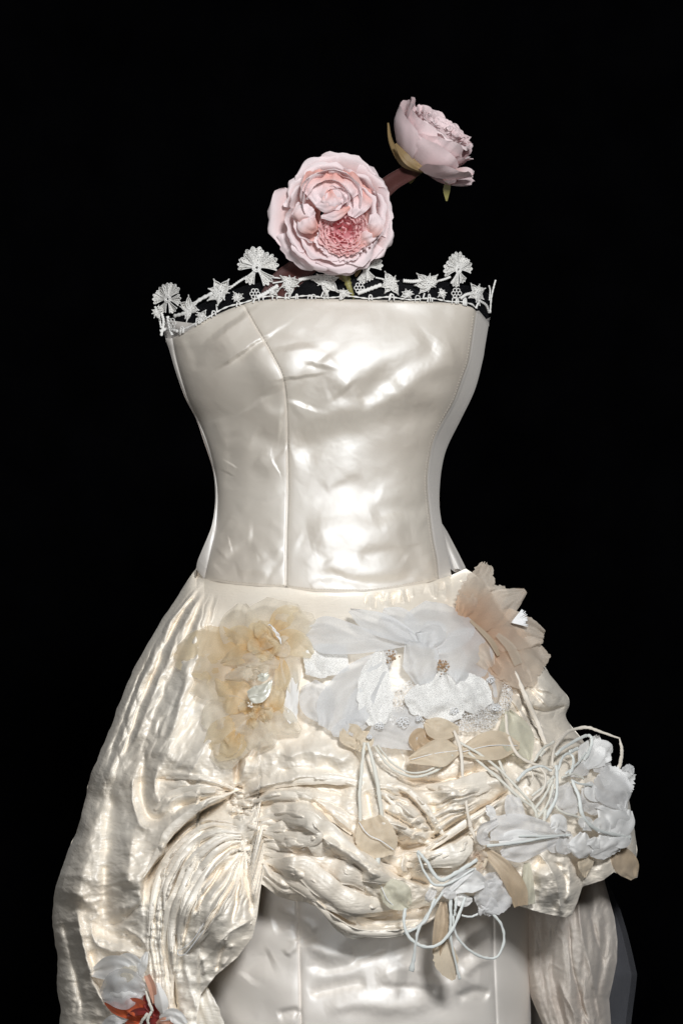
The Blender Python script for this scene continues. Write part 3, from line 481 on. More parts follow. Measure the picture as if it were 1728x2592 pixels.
silk_fold([(955, 2186), (1010, 2206), (1030, 2218), (1034, 2196), (1016, 2176)], [4, 11, 12, 10, 4], 100, 0.7); silk_fold([(905, 2340), (970, 2322), (1040, 2300), (1098, 2270)], [3, 10, 11, 4], 101, 0.7); silk_fold([(1080, 1990), (1150, 1996), (1220, 1980), (1280, 1950)], [4, 20, 26, 5], 102, 0.3)
for k in range(9):   # the little knots of the two gathers
    x0, y0 = ((590, 2000), (600, 2018), (606, 2036), (602, 2052), (612, 2070), (606, 2140), (618, 2146), (630, 2150), (624, 2136))[k]; a = random.uniform(-.9, .9); L_ = random.uniform(14, 22)
    silk_fold([(x0 - L_ * math.cos(a), y0 - L_ * .7 * math.sin(a)), (x0, y0 + random.uniform(-3, 3)), (x0 + L_ * math.cos(a), y0 + L_ * .7 * math.sin(a))], [3, random.uniform(6, 9), 3], 110 + k, 0.9, 5)
# back of the skirt, for its depth
t = np.linspace(-1, 1, 50)[None]; yb = np.linspace(1440, 2740, 80)[:, None]; cL, cR = skL(yb), np.minimum(skR(yb), np.interp(yb, [1440, 1900, 2180, 2240, 2740], [1700, 1700, 1600, 1490, 1480]))
add('skirt_back', P((cL + cR) / 2 + (cR - cL) / 2 * np.sin(t * np.pi / 2) * 0.95, yb + 0 * t, -0.6 * np.interp(yb, _sy, _sr) * np.cos(t * np.pi / 2) + 12 * np.sin(t * 30) * np.cos(t * np.pi / 2)), grid_faces(80, 50), M['drape'], dress)

# ------------------------------------------------------------------ underskirt, train and tulle
def dunder(x, y):
    s = np.clip((x - 905) / 440, -0.999, 0.999); return 452 * np.sqrt(1 - s * s) ** 0.9 + (y - 2250) * 0.02
un_strokes = [('r', [(700, 2300), (760, 2330), (800, 2360)], 9, 7), ('r', [(690, 2350), (740, 2340), (780, 2400)], 18, -9), ('r', [(770, 2390), (840, 2420), (900, 2430)], 14, 9), ('r', [(770, 2440), (850, 2450), (920, 2420), (990, 2390)], 20, -14),
    ('r', [(950, 2480), (1020, 2460), (1100, 2500), (1200, 2480)], 34, 20), ('r', [(780, 2520), (860, 2500), (930, 2490)], 14, -12), ('r', [(950, 2495), (1040, 2502), (1110, 2510)], 10, -7), ('r', [(1150, 2525), (1200, 2512), (1240, 2520)], 12, -14),
    ('r', [(820, 2560), (900, 2540), (1000, 2550), (1100, 2540)], 22, 10), ('r', [(1150, 2420), (1180, 2380), (1240, 2330)], 12, 10), ('r', [(1160, 2440), (1200, 2400), (1245, 2370)], 12, -10), ('r', [(1170, 2470), (1210, 2440), (1245, 2425)], 14, 9),
    ('r', [(720, 2420), (745, 2400), (752, 2380)], 10, 8), ('r', [(700, 2570), (740, 2560), (758, 2570)], 10, -10), ('r', [(620, 2480), (650, 2440), (690, 2420)], 26, -8)]
def under_panel(x0, x1, nu, mat):
    u = np.linspace(0, 1, nu)[None]; yv = np.linspace(2170, 2740, 260)[:, None]; a = np.interp(yv, *zip(*x0)) if isinstance(x0, list) else x0; b = np.interp(yv, *zip(*x1)) if isinstance(x1, list) else x1
    Xu = a + (b - a) * u; Yu = yv + 0 * u; e = np.minimum(u, 1 - u) * (b - a)
    H = apply_strokes(Xu, Yu, un_strokes, 3.0, True) + 9 * pn(Xu / 130, Yu / 90, 41) + 2.0 * facet(Xu, Yu, 90, 42) + 0.5 * facet(Xu, Yu, 36, 43) - 5 * np.exp(-(e / 3.5) ** 2) - 2.5 * np.exp(-(e / 10) ** 2)
    return add('underskirt_panel', P(Xu, Yu, dunder(Xu, Yu) + H), grid_faces(260, nu), mat, dress)
sL = [(2170, 748), (2260, 750), (2400, 757), (2592, 762), (2740, 764)]; sR = [(2170, 1246), (2430, 1249), (2592, 1256), (2740, 1260)]
under_panel(480, sL, 130, M['under']); under_panel(sL, sR, 230, M['under']); under_panel(sR, 1343, 60, M['under'])
# silk train falling behind on the right
u = np.linspace(0, 1, 130)[None]; yv = np.linspace(2190, 2740, 200)[:, None]
xa = np.interp(yv, [2190, 2300, 2450, 2530, 2592, 2740], [1290, 1312, 1322, 1345, 1372, 1420]); xb = np.interp(yv, [2190, 2240, 2324, 2379, 2434, 2484, 2529, 2592, 2740], [1522, 1532, 1555, 1562, 1561, 1551, 1541, 1546, 1560])
Xd = xa + (xb - xa) * u; Yd = yv + 0 * u; fq = sm(yv, 2190, 2330)
Hd = 26 * pn(u * 5 + 0.3 * np.sin(yv / 130), yv / 420, 51) + 13 * pn(u * 12 + yv / 300, yv / 200, 52) + fq * 3 * crumple(Xd, Yd * 0.5, 24, 53)
Hd += apply_strokes(Xd, Yd, [('r', [(1462, 2240), (1470, 2350), (1500, 2480), (1520, 2592)], 8, 16), ('r', [(1440, 2330), (1445, 2430), (1470, 2540), (1490, 2592)], 6, -14), ('r', [(1410, 2480), (1440, 2540), (1470, 2592)], 9, 14), ('r', [(1490, 2300), (1510, 2380), (1530, 2450)], 8, -10), ('r', [(1390, 2400), (1400, 2480), (1420, 2560)], 12, -10)])
add('silk_train', P(Xd, Yd, 40 + 130 * np.sin(np.pi * np.clip(0.12 + 0.8 * u, 0, 1)) - 150 * np.clip(u - 0.75, 0, 1) + Hd), grid_faces(200, 130), M['drape'], dress)
u = np.linspace(0, 1, 50)[None]; yv = np.linspace(2200, 2740, 90)[:, None]
xb = np.interp(yv, [2200, 2234, 2304, 2364, 2469, 2504, 2592, 2740], [1530, 1538, 1571, 1588, 1611, 1608, 1598, 1590])
Xt = 1400 + (xb - 1400 + 1.2 * np.sin(yv / 47)) * u
for k, dz in enumerate((-40, -75)):
    add('tulle_layer', P(Xt - 14 * k * u, yv + 0 * u, dz + 18 * np.sin(u * 8 + yv / 90 + k) - 90 * u ** 4), grid_faces(90, 50), M['tulle'], dress)

# ------------------------------------------------------------------ general pieces: petals, cords, beads
def dsoft(x, y):
    y = np.maximum(np.asarray(y, float), 1460); L, R_ = skL(y), skR(y); s = np.clip((x - (L + R_) / 2) / ((R_ - L) / 2), -1.02, 1.02)
    return np.interp(y, _sy, _sr) * np.where(np.abs(s) < 0.8, np.sqrt(np.maximum(1 - s * s, 0)), np.maximum(0.6 - (np.abs(s) - 0.8) * 1.9, -0.1)) * (1 + 0.04 * s) + 26
def patch(name, spine, widths, mat, parent, cup=0.0, ruf=0.0, rn=3.0, jag=0.0, roll=0.0, nu=15, nv=26, depth=None, seed=None, crease=0.0, vein=None, lift=0.0, wav=0.0):
    """one petal / leaf: spine points (x, y, offset from the skirt surface), half widths along it"""
    sd = seed if seed is not None else random.randint(0, 999); p = cr([q if len(q) == 3 else (*q, 8) for q in spine], nv)
    T = np.gradient(p, axis=0); T /= np.linalg.norm(T, axis=1, keepdims=True) + 1e-9
    sdv = np.stack([-T[:, 1], T[:, 0], 0 * T[:, 0]], 1); sdv /= np.linalg.norm(sdv, axis=1, keepdims=True) + 1e-9
    nv_ = np.cross(T, sdv); nv_ *= np.sign(nv_[:, 2:3] + 1e-9)
    ts = np.linspace(0, 1, nv); wv = cr(np.stack([np.linspace(0, 1, len(widths)), widths], 1), nv)[:, 1]; wv = np.maximum(wv, 0.6)
    rl = roll * ts if np.isscalar(roll) else np.interp(ts, np.linspace(0, 1, len(roll)), roll)
    sdr = sdv * np.cos(rl)[:, None] + nv_ * np.sin(rl)[:, None]; nr_ = nv_ * np.cos(rl)[:, None] - sdv * np.sin(rl)[:, None]
    u = np.linspace(-1, 1, nu); U, Tm = np.meshgrid(u, ts); W = wv[:, None] * np.ones_like(U)
    if jag: W = W * (1 + jag * pn(Tm * nv * 0.45 + sd, np.sign(U) * 3.3 + sd, 61) + jag * .6 * rng.normal(0, .5, (nv, 1)))
    off = cup * W * U * U + ruf * np.sin(2 * np.pi * rn * Tm + sd + 0.9 * U) * np.abs(U) ** 1.6 * (0.3 + 0.7 * Tm) + crease * (np.abs(U) - 0.5) + lift * Tm ** 2
    wav = min(wav * 1.5, 0.24 * max(widths)); off = off + wav * pn(U * 1.6 + sd, Tm * 3.0 + sd * 0.7, 62) + 0.35 * wav * pn(U * 4 + sd, Tm * 7, 63)
    q = p[:, None, :] + sdr[:, None, :] * (U * W)[..., None] + nr_[:, None, :] * off[..., None]
    if jag:  # uneven far edge
        q[-1, :, :2] += T[-1, :2] * rng.normal(0, jag * wv[-3] * 0.5, nu)[:, None]
    dd = (dsoft(q[..., 0], q[..., 1]) if depth is None else depth) + q[..., 2]
    o = add(name, P(q[..., 0], q[..., 1], dd), grid_faces(nv, nu), mat, parent, tint=sm(Tm, 0.0, 0.75))
    if vein is not None:
        c = p[1:-1] + nr_[1:-1] * (1.6 - crease * 0.5); dv = (dsoft(c[:, 0], c[:, 1]) if depth is None else depth) + c[:, 2]
        bg = Bag(); tube(bg, np.stack([c[:, 0], c[:, 1], dv], 1), 1.1); bg.build('leaf_vein', vein, o)
    return o
def tube(bag, q, r, flat=1.0, ns=8):
    """q: (x, y, d) centre line already in absolute depth"""
    n = len(q); T = np.gradient(q, axis=0); T /= np.linalg.norm(T, axis=1, keepdims=True) + 1e-9
    a = np.stack([-T[:, 1], T[:, 0], 0 * T[:, 0]], 1); l = np.linalg.norm(a, axis=1, keepdims=True); a = np.where(l > 1e-3, a / (l + 1e-9), [[1, 0, 0]]); b = np.cross(T, a)
    r = np.broadcast_to(np.asarray(r, float), (n,)) if np.ndim(r) == 0 or len(r) == n else np.interp(np.linspace(0, 1, n), np.linspace(0, 1, len(r)), r)
    ang = np.linspace(0, 2 * np.pi, ns, endpoint=False)
    v = q[:, None] + r[:, None, None] * (a[:, None] * np.cos(ang)[None, :, None] + flat * b[:, None] * np.sin(ang)[None, :, None])
    i = np.arange(n - 1)[:, None] * ns; j = np.arange(ns)[None]; k = (j + 1) % ns
    f = np.stack([i + j, i + ns + j, i + ns + k, i + k], -1).reshape(-1, 4); f = np.vstack([f, [[0, 1, 2, 3], [0, 3, 4, 5], [0, 5, 6, 7]] if ns == 8 else np.zeros((0, 4), int), np.array([[0, 3, 2, 1], [0, 5, 4, 3], [0, 7, 6, 5]]) + (n - 1) * ns if ns == 8 else np.zeros((0, 4), int)]).astype(int)
    bag.put(P(v[..., 0], v[..., 1], v[..., 2]), f)
def cord(name, pts, r, mat, parent, flat=0.36, n=None, depth=None, wob=1.0):
    p = cr([q if len(q) == 3 else (*q, 14) for q in pts], n or max(24, 10 * len(pts)))
    if wob: p[:, 0] += wob * pn(np.arange(len(p)) * .23 + p[0, 0], p[:, 0] * 0 + .5, 71); p[:, 1] += wob * pn(np.arange(len(p)) * .23 + p[0, 1], p[:, 0] * 0 + .7, 72)
    d = dsoft(p[:, 0], p[:, 1]) if depth is None else depth
    if depth is None: d = np.convolve(np.pad(d, 6, mode='edge'), np.ones(13) / 13, 'valid')
    rr = np.interp(np.linspace(0, 1, len(p)), np.linspace(0, 1, len(r)), r) if np.ndim(r) else np.full(len(p), float(r))
    rr = 0.68 * rr * (1 + 0.30 * pn(np.arange(len(p)) * .4, np.zeros(len(p)) + p[0, 0], 73))
    b = Bag(); tube(b, np.stack([p[:, 0], p[:, 1], d + p[:, 2]], 1), rr, flat); return b.build(name, mat, parent)
def ball(bag, x, y, d, r, n=6):
    th = np.linspace(0.02, np.pi - 0.02, n)[:, None]; ph = np.linspace(0, 2 * np.pi, n + 3)[None]
    bag.put(P(x + r * np.sin(th) * np.cos(ph), y + r * np.cos(th) + 0 * ph, d + r * np.sin(th) * np.sin(ph)), grid_faces(n, n + 3))

# seams: rows of stitches
st = Bag()
def stitches(pts, dx=4, step=7.5, fn=None):
    q = cr(pts, 900); L = np.concatenate([[0], np.cumsum(np.linalg.norm(np.diff(q, axis=0), axis=1))])
    for s in np.arange(12, L[-1] - 8, step):
        a = np.array([np.interp(s, L, q[:, i]) for i in (0, 1)]); b = np.array([np.interp(s + 4.6, L, q[:, i]) for i in (0, 1)])
        x = np.linspace(a[0], b[0], 4) + dx; y = np.linspace(a[1], b[1], 4); tube(st, np.stack([x, y, fn(x, y) + [0, .4, .4, 0]], 1), 0.55)
def surf_b(x, y): return dbod(x, y) + hbod(np.asarray(x), np.asarray(y)) * np.clip(dbod(x, y) / 90, .15, 1) - 0.4
stitches(b2, 5, fn=surf_b); stitches([(p[0] - 5, p[1]) for p in b3], 0, fn=surf_b)
stitches([(x, y - 7) for x, y in bot_pts if 520 < x < 1110], 0, 8, fn=surf_b)
st.build('seam_stitching', M['stitch'], dress, 'stuff')

# ------------------------------------------------------------------ lace along the neckline (sewn on: parts of the dress)
def dl(x, y): return dbod(np.asarray(x, float), np.clip(y, 705, 860), 0.985) + 4
def lace_flower(cx, cy, R, npet, seed, tilt=0.0, squash=1.0, leafy=False):
    r_ = random.Random(seed); bag = Bag(); root = None
    def pos(r, a, off): x = cx + r * np.cos(a) * squash; y = cy + r * np.sin(a); return P(x, y, dl(x, y) + off)
    b = Bag(); ths = np.linspace(0, 2 * np.pi, 15)
    for rr in ((0.2, 0.12) if not leafy else (0.1,)):
        x = cx + R * rr * np.cos(ths) * squash; y = cy + R * rr * np.sin(ths); tube(b, np.stack([x, y, dl(x, y) + 5], 1), 1.8)
    root = b.build('lace_leaf_motif' if leafy else 'lace_flower', M['thread'], dress)
    a0 = tilt
    spec = [(-130, 27, 0.90), (-50, 27, 0.94), (-90, 30, 1.05), (-172, 22, 1.08), (-8, 24, 1.02), (58, 20, 0.92), (116, 20, 0.88)] if not leafy else [(a0 * 57 + 360 * k / npet + r_.uniform(-14, 14), 23, r_.uniform(.6, 1.2)) for k in range(npet)]
    for k, (adeg, hdeg, ln) in enumerate(spec):
        am = math.radians(adeg + (r_.uniform(-11, 11))); half = math.radians(hdeg); Rk = R * ln * r_.uniform(.84, 1.12)
        nu, nvv = 17, 7; u = np.linspace(-1, 1, nu); t = np.linspace(0.06, 1, nvv); U, Tm = np.meshgrid(u, t)
        if leafy: wd = np.sin(np.clip(Tm, 0, 1) ** .8 * np.pi * 0.98) ** 0.8 * half * 0.95 / np.maximum(Tm, .25); ang = am + U * wd; rad = Rk * Tm * (1 - 0.2 * U * U * (Tm > .3))
        else: rim = Rk * (0.86 - 0.10 * u ** 4 + 0.15 * np.abs(np.cos(u * (4.9 if hdeg < 40 else 10.5) + k * .3)) ** 1.5); ang = am + U * half * (0.55 + 0.5 * Tm); rad = rim[None] * Tm
        off = 3 + 5 * np.sin(U * 3 + k) * Tm + 4 * Tm * r_.uniform(-1, 1)
        add('lace_petal', pos(rad, ang, off), grid_faces(nvv, nu), M['lace'], root)
        e = np.vstack([np.stack([rad[:, 0], ang[:, 0], off[:, 0]], 1), np.stack([rad[-1], ang[-1], off[-1]], 1), np.stack([rad[::-1, -1], ang[::-1, -1], off[::-1, -1]], 1)])
        x = cx + e[:, 0] * np.cos(e[:, 1]) * squash; y = cy + e[:, 0] * np.sin(e[:, 1]); tube(bag, np.stack([x, y, dl(x, y) + e[:, 2] + 1], 1), 1.0)
        for uu in ((nu // 4, nu // 2, 3 * nu // 4) if not leafy else (nu // 2,)):
            x = cx + rad[:, uu] * np.cos(ang[:, uu]) * squash; y = cy + rad[:, uu] * np.sin(ang[:, uu]); tube(bag, np.stack([x, y, dl(x, y) + off[:, uu] + 1], 1), 0.75)
    bag.build('lace_outline', M['thread'], root); return root
for k, (x, y, R, sq) in enumerate([(424, 757, 44, 0.88), (649, 677, 52, 1), (926, 676, 46, 0.95), (1160, 682, 48, 0.74)]): lace_flower(x, y, R, 6, 10 + k, 0.35 + k, sq)
for k, (x, y, R) in enumerate([(478, 779, 31), (558, 737, 33), (733, 716, 31), (826, 710, 31), (991, 716, 31), (1084, 718, 32), (1207, 740, 28), (396, 790, 16), (690, 738, 15), (600, 752, 14), (870, 742, 14), (1030, 744, 14), (1120, 742, 15), (510, 800, 14)]): lace_flower(x, y, R * 1.14, 8, 40 + k, k * 1.1, 0.75 if k in (0, 6, 7) else 1, True)
for (cx, cy) in [(645, 743), (433, 818), (909, 728), (1155, 742)]:
    b = Bag()
    for k in range(6):
        a = k * 1.047; th = np.linspace(0, 2 * np.pi, 13); x = cx + 8 * math.cos(a) + 4.6 * np.cos(th); y = cy + 9 * math.sin(a) + 4.6 * np.sin(th); tube(b, np.stack([x, y, dl(x, y) + 4], 1), 1.2)
    b.build('lace_rings', M['thread'], dress)
def lcord(pts, r, name='lace_cord'):
    p = cr(pts, 26); b = Bag(); tube(b, np.stack([p[:, 0], p[:, 1], dl(p[:, 0], p[:, 1]) + 2], 1), np.full(26, float(r)) * (1 + .25 * np.sin(np.arange(26) * 2.2)), .6); b.build(name, M['thread'], dress)
for pts, r in [([(440, 800), (470, 790), (500, 762), (540, 740)], 4.5), ([(580, 730), (605, 712), (625, 700)], 3), ([(650, 752), (672, 742), (704, 722)], 5), ([(756, 708), (780, 703), (806, 700)], 4.5), ([(690, 702), (715, 704)], 2), ([(690, 716), (715, 712)], 2),
               ([(905, 742), (925, 735), (966, 720)], 5), ([(1020, 710), (1045, 712), (1066, 709)], 4.5), ([(1105, 712), (1125, 706), (1140, 700)], 3), ([(950, 702), (970, 706)], 2), ([(1165, 755), (1180, 745), (1200, 742)], 4), ([(1212, 760), (1230, 772), (1238, 792)], 3), ([(1240, 792), (1243, 753), (1250, 722), (1254, 708)], 2.2), ([(1238, 760), (1240, 735), (1237, 722)], 2),
               ([(408, 790), (414, 815), (408, 850)], 3.5), ([(424, 800), (430, 830), (436, 848)], 4), ([(392, 775), (402, 800), (408, 830)], 2.5), ([(405, 838), (425, 832), (450, 838)], 4), ([(548, 770), (549, 790)], 2), ([(732, 742), (730, 756)], 2), ([(818, 738), (812, 752)], 2), ([(990, 742), (986, 758)], 2), ([(1074, 742), (1070, 756)], 2), ([(1210, 765), (1204, 780)], 2.5), ([(645, 755), (640, 766)], 2)]: lcord(pts, r)
hx = np.linspace(452, 1208, 260); b = Bag(); hy = ytop(hx) - 3 - 5 * np.abs(np.sin(hx / 33)) ** 2; tube(b, np.stack([hx, hy, dl(hx, hy) - 1], 1), 1.8 + 0.7 * np.sin(hx / 3.1), .5)
for k in range(24):
    x0 = random.uniform(455, 1195); y0 = float(ytop(x0)); a_, b_ = random.uniform(5, 13), random.uniform(8, 18); q = cr([(x0, y0 + 2), (x0 + a_ * .2, y0 - b_), (x0 + a_ * .9, y0 - b_ * .9), (x0 + a_, float(ytop(x0 + a_)) + 1)], 9); tube(b, np.column_stack([q, dl(q[:, 0], q[:, 1]) + 1]), random.uniform(1.1, 2.0))
b.build('lace_edging', M['thread'], dress, 'stuff')
u = np.linspace(0, 1, 140)[None]; xx = 446 + (1236 - 446) * u; tt = np.linspace(0, 1, 14)[:, None]
yt_ = np.interp(xx, [425, 470, 540, 620, 700, 900, 1100, 1200, 1245], [815, 790, 752, 722, 706, 704, 708, 725, 745]); yb_ = ytop(xx) + 6
X_ = xx + 0 * tt; Y_ = yt_ + (yb_ - yt_) * tt; add('tulle_band', P(X_, Y_, dl(X_, Y_) - 7 + 2 * np.sin(xx / 17)), grid_faces(14, 140), M['tulle_dark'], dress)

# ------------------------------------------------------------------ roses
def ring_petal(name, c, fr, am, ah, prof, mat, parent, rnd=0.22, ruf=0, rn=2, nu=17, nv=13, seed=0, t0=0.0, t1=0.8, lop=0.0):
    """petal as part of a cup: prof = (radius, height) pairs from base to lip about axis fr[2]"""
    e1, e2, ax = [np.array(v, float) for v in fr]; q = cr(prof, nv); u = np.linspace(-1, 1, nu); U, Tm = np.meshgrid(u, np.linspace(0, 1, nv))
    sh = 1 - rnd * np.abs(U) ** 2.6 * Tm + lop * U * Tm; idx = np.clip(Tm * sh, 0, 1) * (nv - 1); r = np.interp(idx, np.arange(nv), q[:, 0]); h = np.interp(idx, np.arange(nv), q[:, 1])
    a = am + U * ah; rs = 0.45 * ruf; r = r + ruf * Tm ** 2 * pn(U * rn + seed, Tm + seed * .37, 81) + rs * Tm ** 2 * pn(U * rn * 2.7 + seed, Tm * 2, 82); h = h + ruf * .9 * Tm ** 2 * pn(U * rn + seed * 1.7, Tm + 4.4, 83)
    r = np.maximum(r, 0.5); v = np.array(c, float) + r[..., None] * (np.cos(a)[..., None] * e1 + np.sin(a)[..., None] * e2) + h[..., None] * ax
    return add(name, P(v[..., 0], v[..., 1], v[..., 2]), grid_faces(nv, nu), mat, parent, tint=sm(Tm, t0, t1))
rose = thing('pink_rose', 'large open pale pink rose with deep pink ruffled heart above the lace neckline', 'rose', (893, 752, 195), 'pink roses at the neckline')
F = ((1, 0, 0), (0, 1, 0), (0, 0, 1)); rc = (846, 545, 235); R_ = random.Random(5); rad = math.radians
for am, ah, prof in [  # outer guard petals: image angles, y down
    (-75, 30, [(40, -38), (100, -42), (148, -24), (164, -30)]), (-38, 26, [(40, -40), (100, -38), (142, -20), (156, -28)]), (-5, 28, [(40, -38), (100, -38), (140, -18), (150, -28)]), (28, 24, [(40, -36), (110, -36), (148, -14), (158, -22)]),
    (62, 28, [(40, -36), (100, -34), (140, -14), (150, -24)]), (98, 30, [(40, -36), (100, -34), (142, -12), (156, -26)]), (135, 26, [(40, -36), (100, -36), (142, -14), (150, -24)]), (180, 30, [(40, -40), (110, -44), (156, -26), (166, -36)]), (-112, 26, [(40, -38), (100, -38), (140, -20), (152, -28)]), (-150, 20, [(40, -40), (95, -38), (128, -20), (136, -26)])]:
    ring_petal('petal', rc, F, rad(am), rad(ah), prof, M['rose'], rose, 0.32, 18, 1.1, lop=R_.uniform(-.12, .12), seed=R_.randint(0, 99), t0=.1, t1=.75)
for am, ah, prof in [(-92, 34, [(40, -24), (96, -22), (122, 12), (134, 16)]), (-45, 34, [(40, -22), (96, -18), (118, 16), (130, 18)]), (0, 32, [(40, -22), (96, -18), (116, 16), (126, 16)]), (45, 32, [(40, -20), (100, -16), (124, 14), (138, 8)]), (82, 30, [(40, -20), (100, -14), (128, 14), (142, 6)]),
    (118, 30, [(40, -20), (100, -14), (128, 14), (140, 6)]), (160, 30, [(40, -22), (96, -18), (116, 14), (128, 12)]), (-142, 30, [(40, -24), (92, -20), (112, 12), (122, 14)])]:
    ring_petal('petal', rc, F, rad(am), rad(ah), prof, M['rose'], rose, 0.30, 17, 1.1, lop=R_.uniform(-.14, .14), seed=R_.randint(0, 99), t0=.15, t1=.7)
for am, ah, prof in [(-100, 50, [(36, -14), (84, -10), (98, 28), (104, 36)]), (-30, 40, [(36, -12), (82, -8), (96, 28), (104, 34)]), (22, 34, [(36, -10), (82, -6), (98, 22), (106, 26)]), (70, 36, [(36, -8), (84, 0), (104, 20), (116, 18)]), (112, 34, [(36, -8), (84, 0), (106, 20), (118, 18)]), (165, 36, [(36, -10), (80, -4), (96, 26), (104, 32)])]:
    ring_petal('petal', rc, F, rad(am), rad(ah), prof, M['rose'], rose, 0.32, 17, 1.2, lop=R_.uniform(-.16, .16), seed=R_.randint(0, 99), t0=.2, t1=.75)
hc = (838, 510, 248)   # hooded inner petals, upper half
for am, ah, prof in [(-95, 85, [(20, -6), (66, 2), (82, 40), (84, 52)]), (-150, 55, [(18, -4), (58, 6), (72, 40), (76, 50)]), (-40, 55, [(18, -4), (60, 6), (76, 40), (82, 48)]), (-80, 95, [(14, 0), (46, 10), (58, 44), (60, 58)]), (-40, 60, [(12, 2), (34, 16), (44, 50), (46, 58)]), (-90, 110, [(6, 6), (20, 22), (28, 52), (30, 60)]), (10, 60, [(6, 4), (16, 20), (22, 48), (24, 56)])]:
    ring_petal('petal', hc, F, rad(am), rad(ah), prof, M['rose'], rose, 0.34, 12, 1.2, lop=R_.uniform(-.2, .2), seed=R_.randint(0, 99), t0=.1, t1=.65)
for sp, wd in [([(862, 500, 62), (830, 520, 72), (800, 520, 60)], [6, 15, 16, 6]), ([(885, 523, 52), (850, 545, 66), (812, 548, 56)], [4, 11, 12, 4]), ([(768, 575, 30), (770, 545, 52), (790, 525, 44)], [12, 26, 28, 16]), ([(800, 585, 34), (778, 565, 50), (758, 540, 34)], [14, 26, 26, 10]), ([(935, 600, 36), (950, 570, 50), (945, 540, 38)], [12, 20, 20, 10]), ([(905, 620, 30), (930, 600, 44), (955, 590, 30)], [14, 18, 16, 8])]:
    patch('petal', sp, wd, M['rose'], rose, cup=-0.35, wav=5, depth=236, nu=13, nv=16)
for sp, wd, cu in [([(800, 428, 20), (806, 470, 54), (812, 522, 58)], [26, 46, 34, 12], -.25), ([(880, 432, 20), (874, 468, 56), (858, 512, 60)], [24, 42, 34, 12], -.25), ([(842, 432, 40), (842, 476, 66), (838, 530, 64)], [14, 34, 40, 20], -.3), ([(836, 478, 62), (838, 505, 74), (838, 532, 66)], [8, 22, 26, 12], -.35), ([(918, 470, 10), (906, 510, 44), (890, 548, 46)], [22, 34, 28, 10], -.25)]:
    patch('petal', sp, wd, M['rose'], rose, cup=cu, wav=6, depth=236, nu=17, nv=20)
kc = (868, 582, 238)  # ruffled heart
for k in range(38):
    a = k * 2.39996; rr = 3 + 9.6 * math.sqrt(k); ring_petal('heart_petal', kc, F, a, 0.55 + 5 / rr, [(rr * .5, -6), (rr * .85, 10), (rr + 2, 30 + R_.uniform(-4, 6)), (rr + 6, 34 + R_.uniform(-4, 4))], M['rose_heart'], rose, 0.1, 7, 3.2, nu=25, nv=9, seed=k * 7, t0=max(0, .55 - rr / 110), t1=1.45 - rr / 75)
for k in range(16):
    a = rad(20 + 140 * k / 15 + R_.uniform(-6, 6)); rr = 62 + R_.uniform(-8, 12); ring_petal('petal', kc, F, a, 0.28, [(rr * .6, -4), (rr * .9, 8), (rr, 24), (rr + 7, 26)], M['rose'], rose, 0.1, 7, 2.6, nu=17, nv=9, seed=100 + k, t0=.1, t1=.9)
cord('stem', [(868, 672, -30), (876, 700, -32), (884, 728, -30), (896, 756, -34)], [15, 15, 11, 4], M['stem'], rose, depth=225, wob=0)
for sp, wd in [([(850, 660, -44), (862, 690, -40), (872, 712, -36)], [10, 14, 3]), ([(900, 655, -44), (905, 678, -40), (900, 700, -36)], [8, 10, 2])]: patch('sepal', sp, wd, M['sepal'], rose, depth=225, nu=9, nv=10)
# second rose, seen from the side
rose2 = thing('pink_rose', 'dusky pink rose seen from the side, highest flower above the dress', 'rose', (1060, 432, 60), 'pink roses at the neckline')
ax = np.array([0.56, -0.80, 0.22]); ax /= np.linalg.norm(ax); e1 = np.array([0.82, 0.57, 0.0]); e1 -= ax * (e1 @ ax); e1 /= np.linalg.norm(e1); e2 = np.cross(ax, e1); e2 *= np.sign(e2[2]); F2 = (e1, e2, ax); c2 = (1054, 414, 60)
for k, (am, ah, prof, rf) in enumerate([(90, 60, [(14, 0), (62, 14), (104, 60), (118, 96)], 6), (35, 46, [(16, -4), (72, 8), (118, 44), (140, 70)], 7), (145, 44, [(16, -2), (70, 16), (112, 66), (124, 112)], 7), (205, 46, [(16, -2), (66, 14), (108, 60), (122, 108)], 6), (-20, 40, [(16, -6), (76, 0), (124, 22), (142, 44)], 8), (-70, 50, [(14, 0), (62, 12), (104, 56), (120, 90)], 7), (255, 40, [(14, 0), (62, 14), (104, 60), (116, 100)], 7),
        (70, 44, [(12, 4), (54, 22), (88, 76), (100, 118)], 8), (120, 46, [(12, 4), (54, 22), (88, 80), (102, 128)], 9), (20, 46, [(12, 4), (56, 20), (92, 66), (108, 98)], 8), (180, 46, [(12, 4), (54, 22), (90, 80), (104, 128)], 8), (-40, 46, [(12, 4), (54, 22), (90, 66), (104, 100)], 8), (240, 46, [(12, 4), (54, 22), (86, 76), (98, 120)], 8)]):
    ring_petal('petal', c2, F2, rad(am), rad(ah), prof, M['rose_dusky'], rose2, 0.26, rf * 1.7, 2.0, seed=k * 5 + 1, t0=-.1, t1=.5)
for k in range(22):
    a = k * 2.4; rr = 14 + 15 * math.sqrt(k); ring_petal('petal', c2, F2, a, .5 + 6 / rr, [(rr * .6, 40), (rr * .85, 84), (rr, 118 - rr * .05 + R_.uniform(-6, 10)), (rr + 6, 124 - rr * .06 + R_.uniform(-6, 8))], M['rose_dusky'], rose2, .1, 9, 2.8, nu=17, nv=9, seed=200 + k, t0=-.2, t1=.6)
patch('petal', [(1130, 432, 30), (1140, 452, 36), (1143, 464, 34)], [18, 17, 8], M['rose'], rose2, depth=60, wav=5, nu=11, nv=12)
patch('petal', [(1150, 440, 40), (1180, 436, 30), (1198, 440, 10)], [14, 14, 8], M['rose_dusky'], rose2, depth=60, wav=5, nu=11, nv=12)
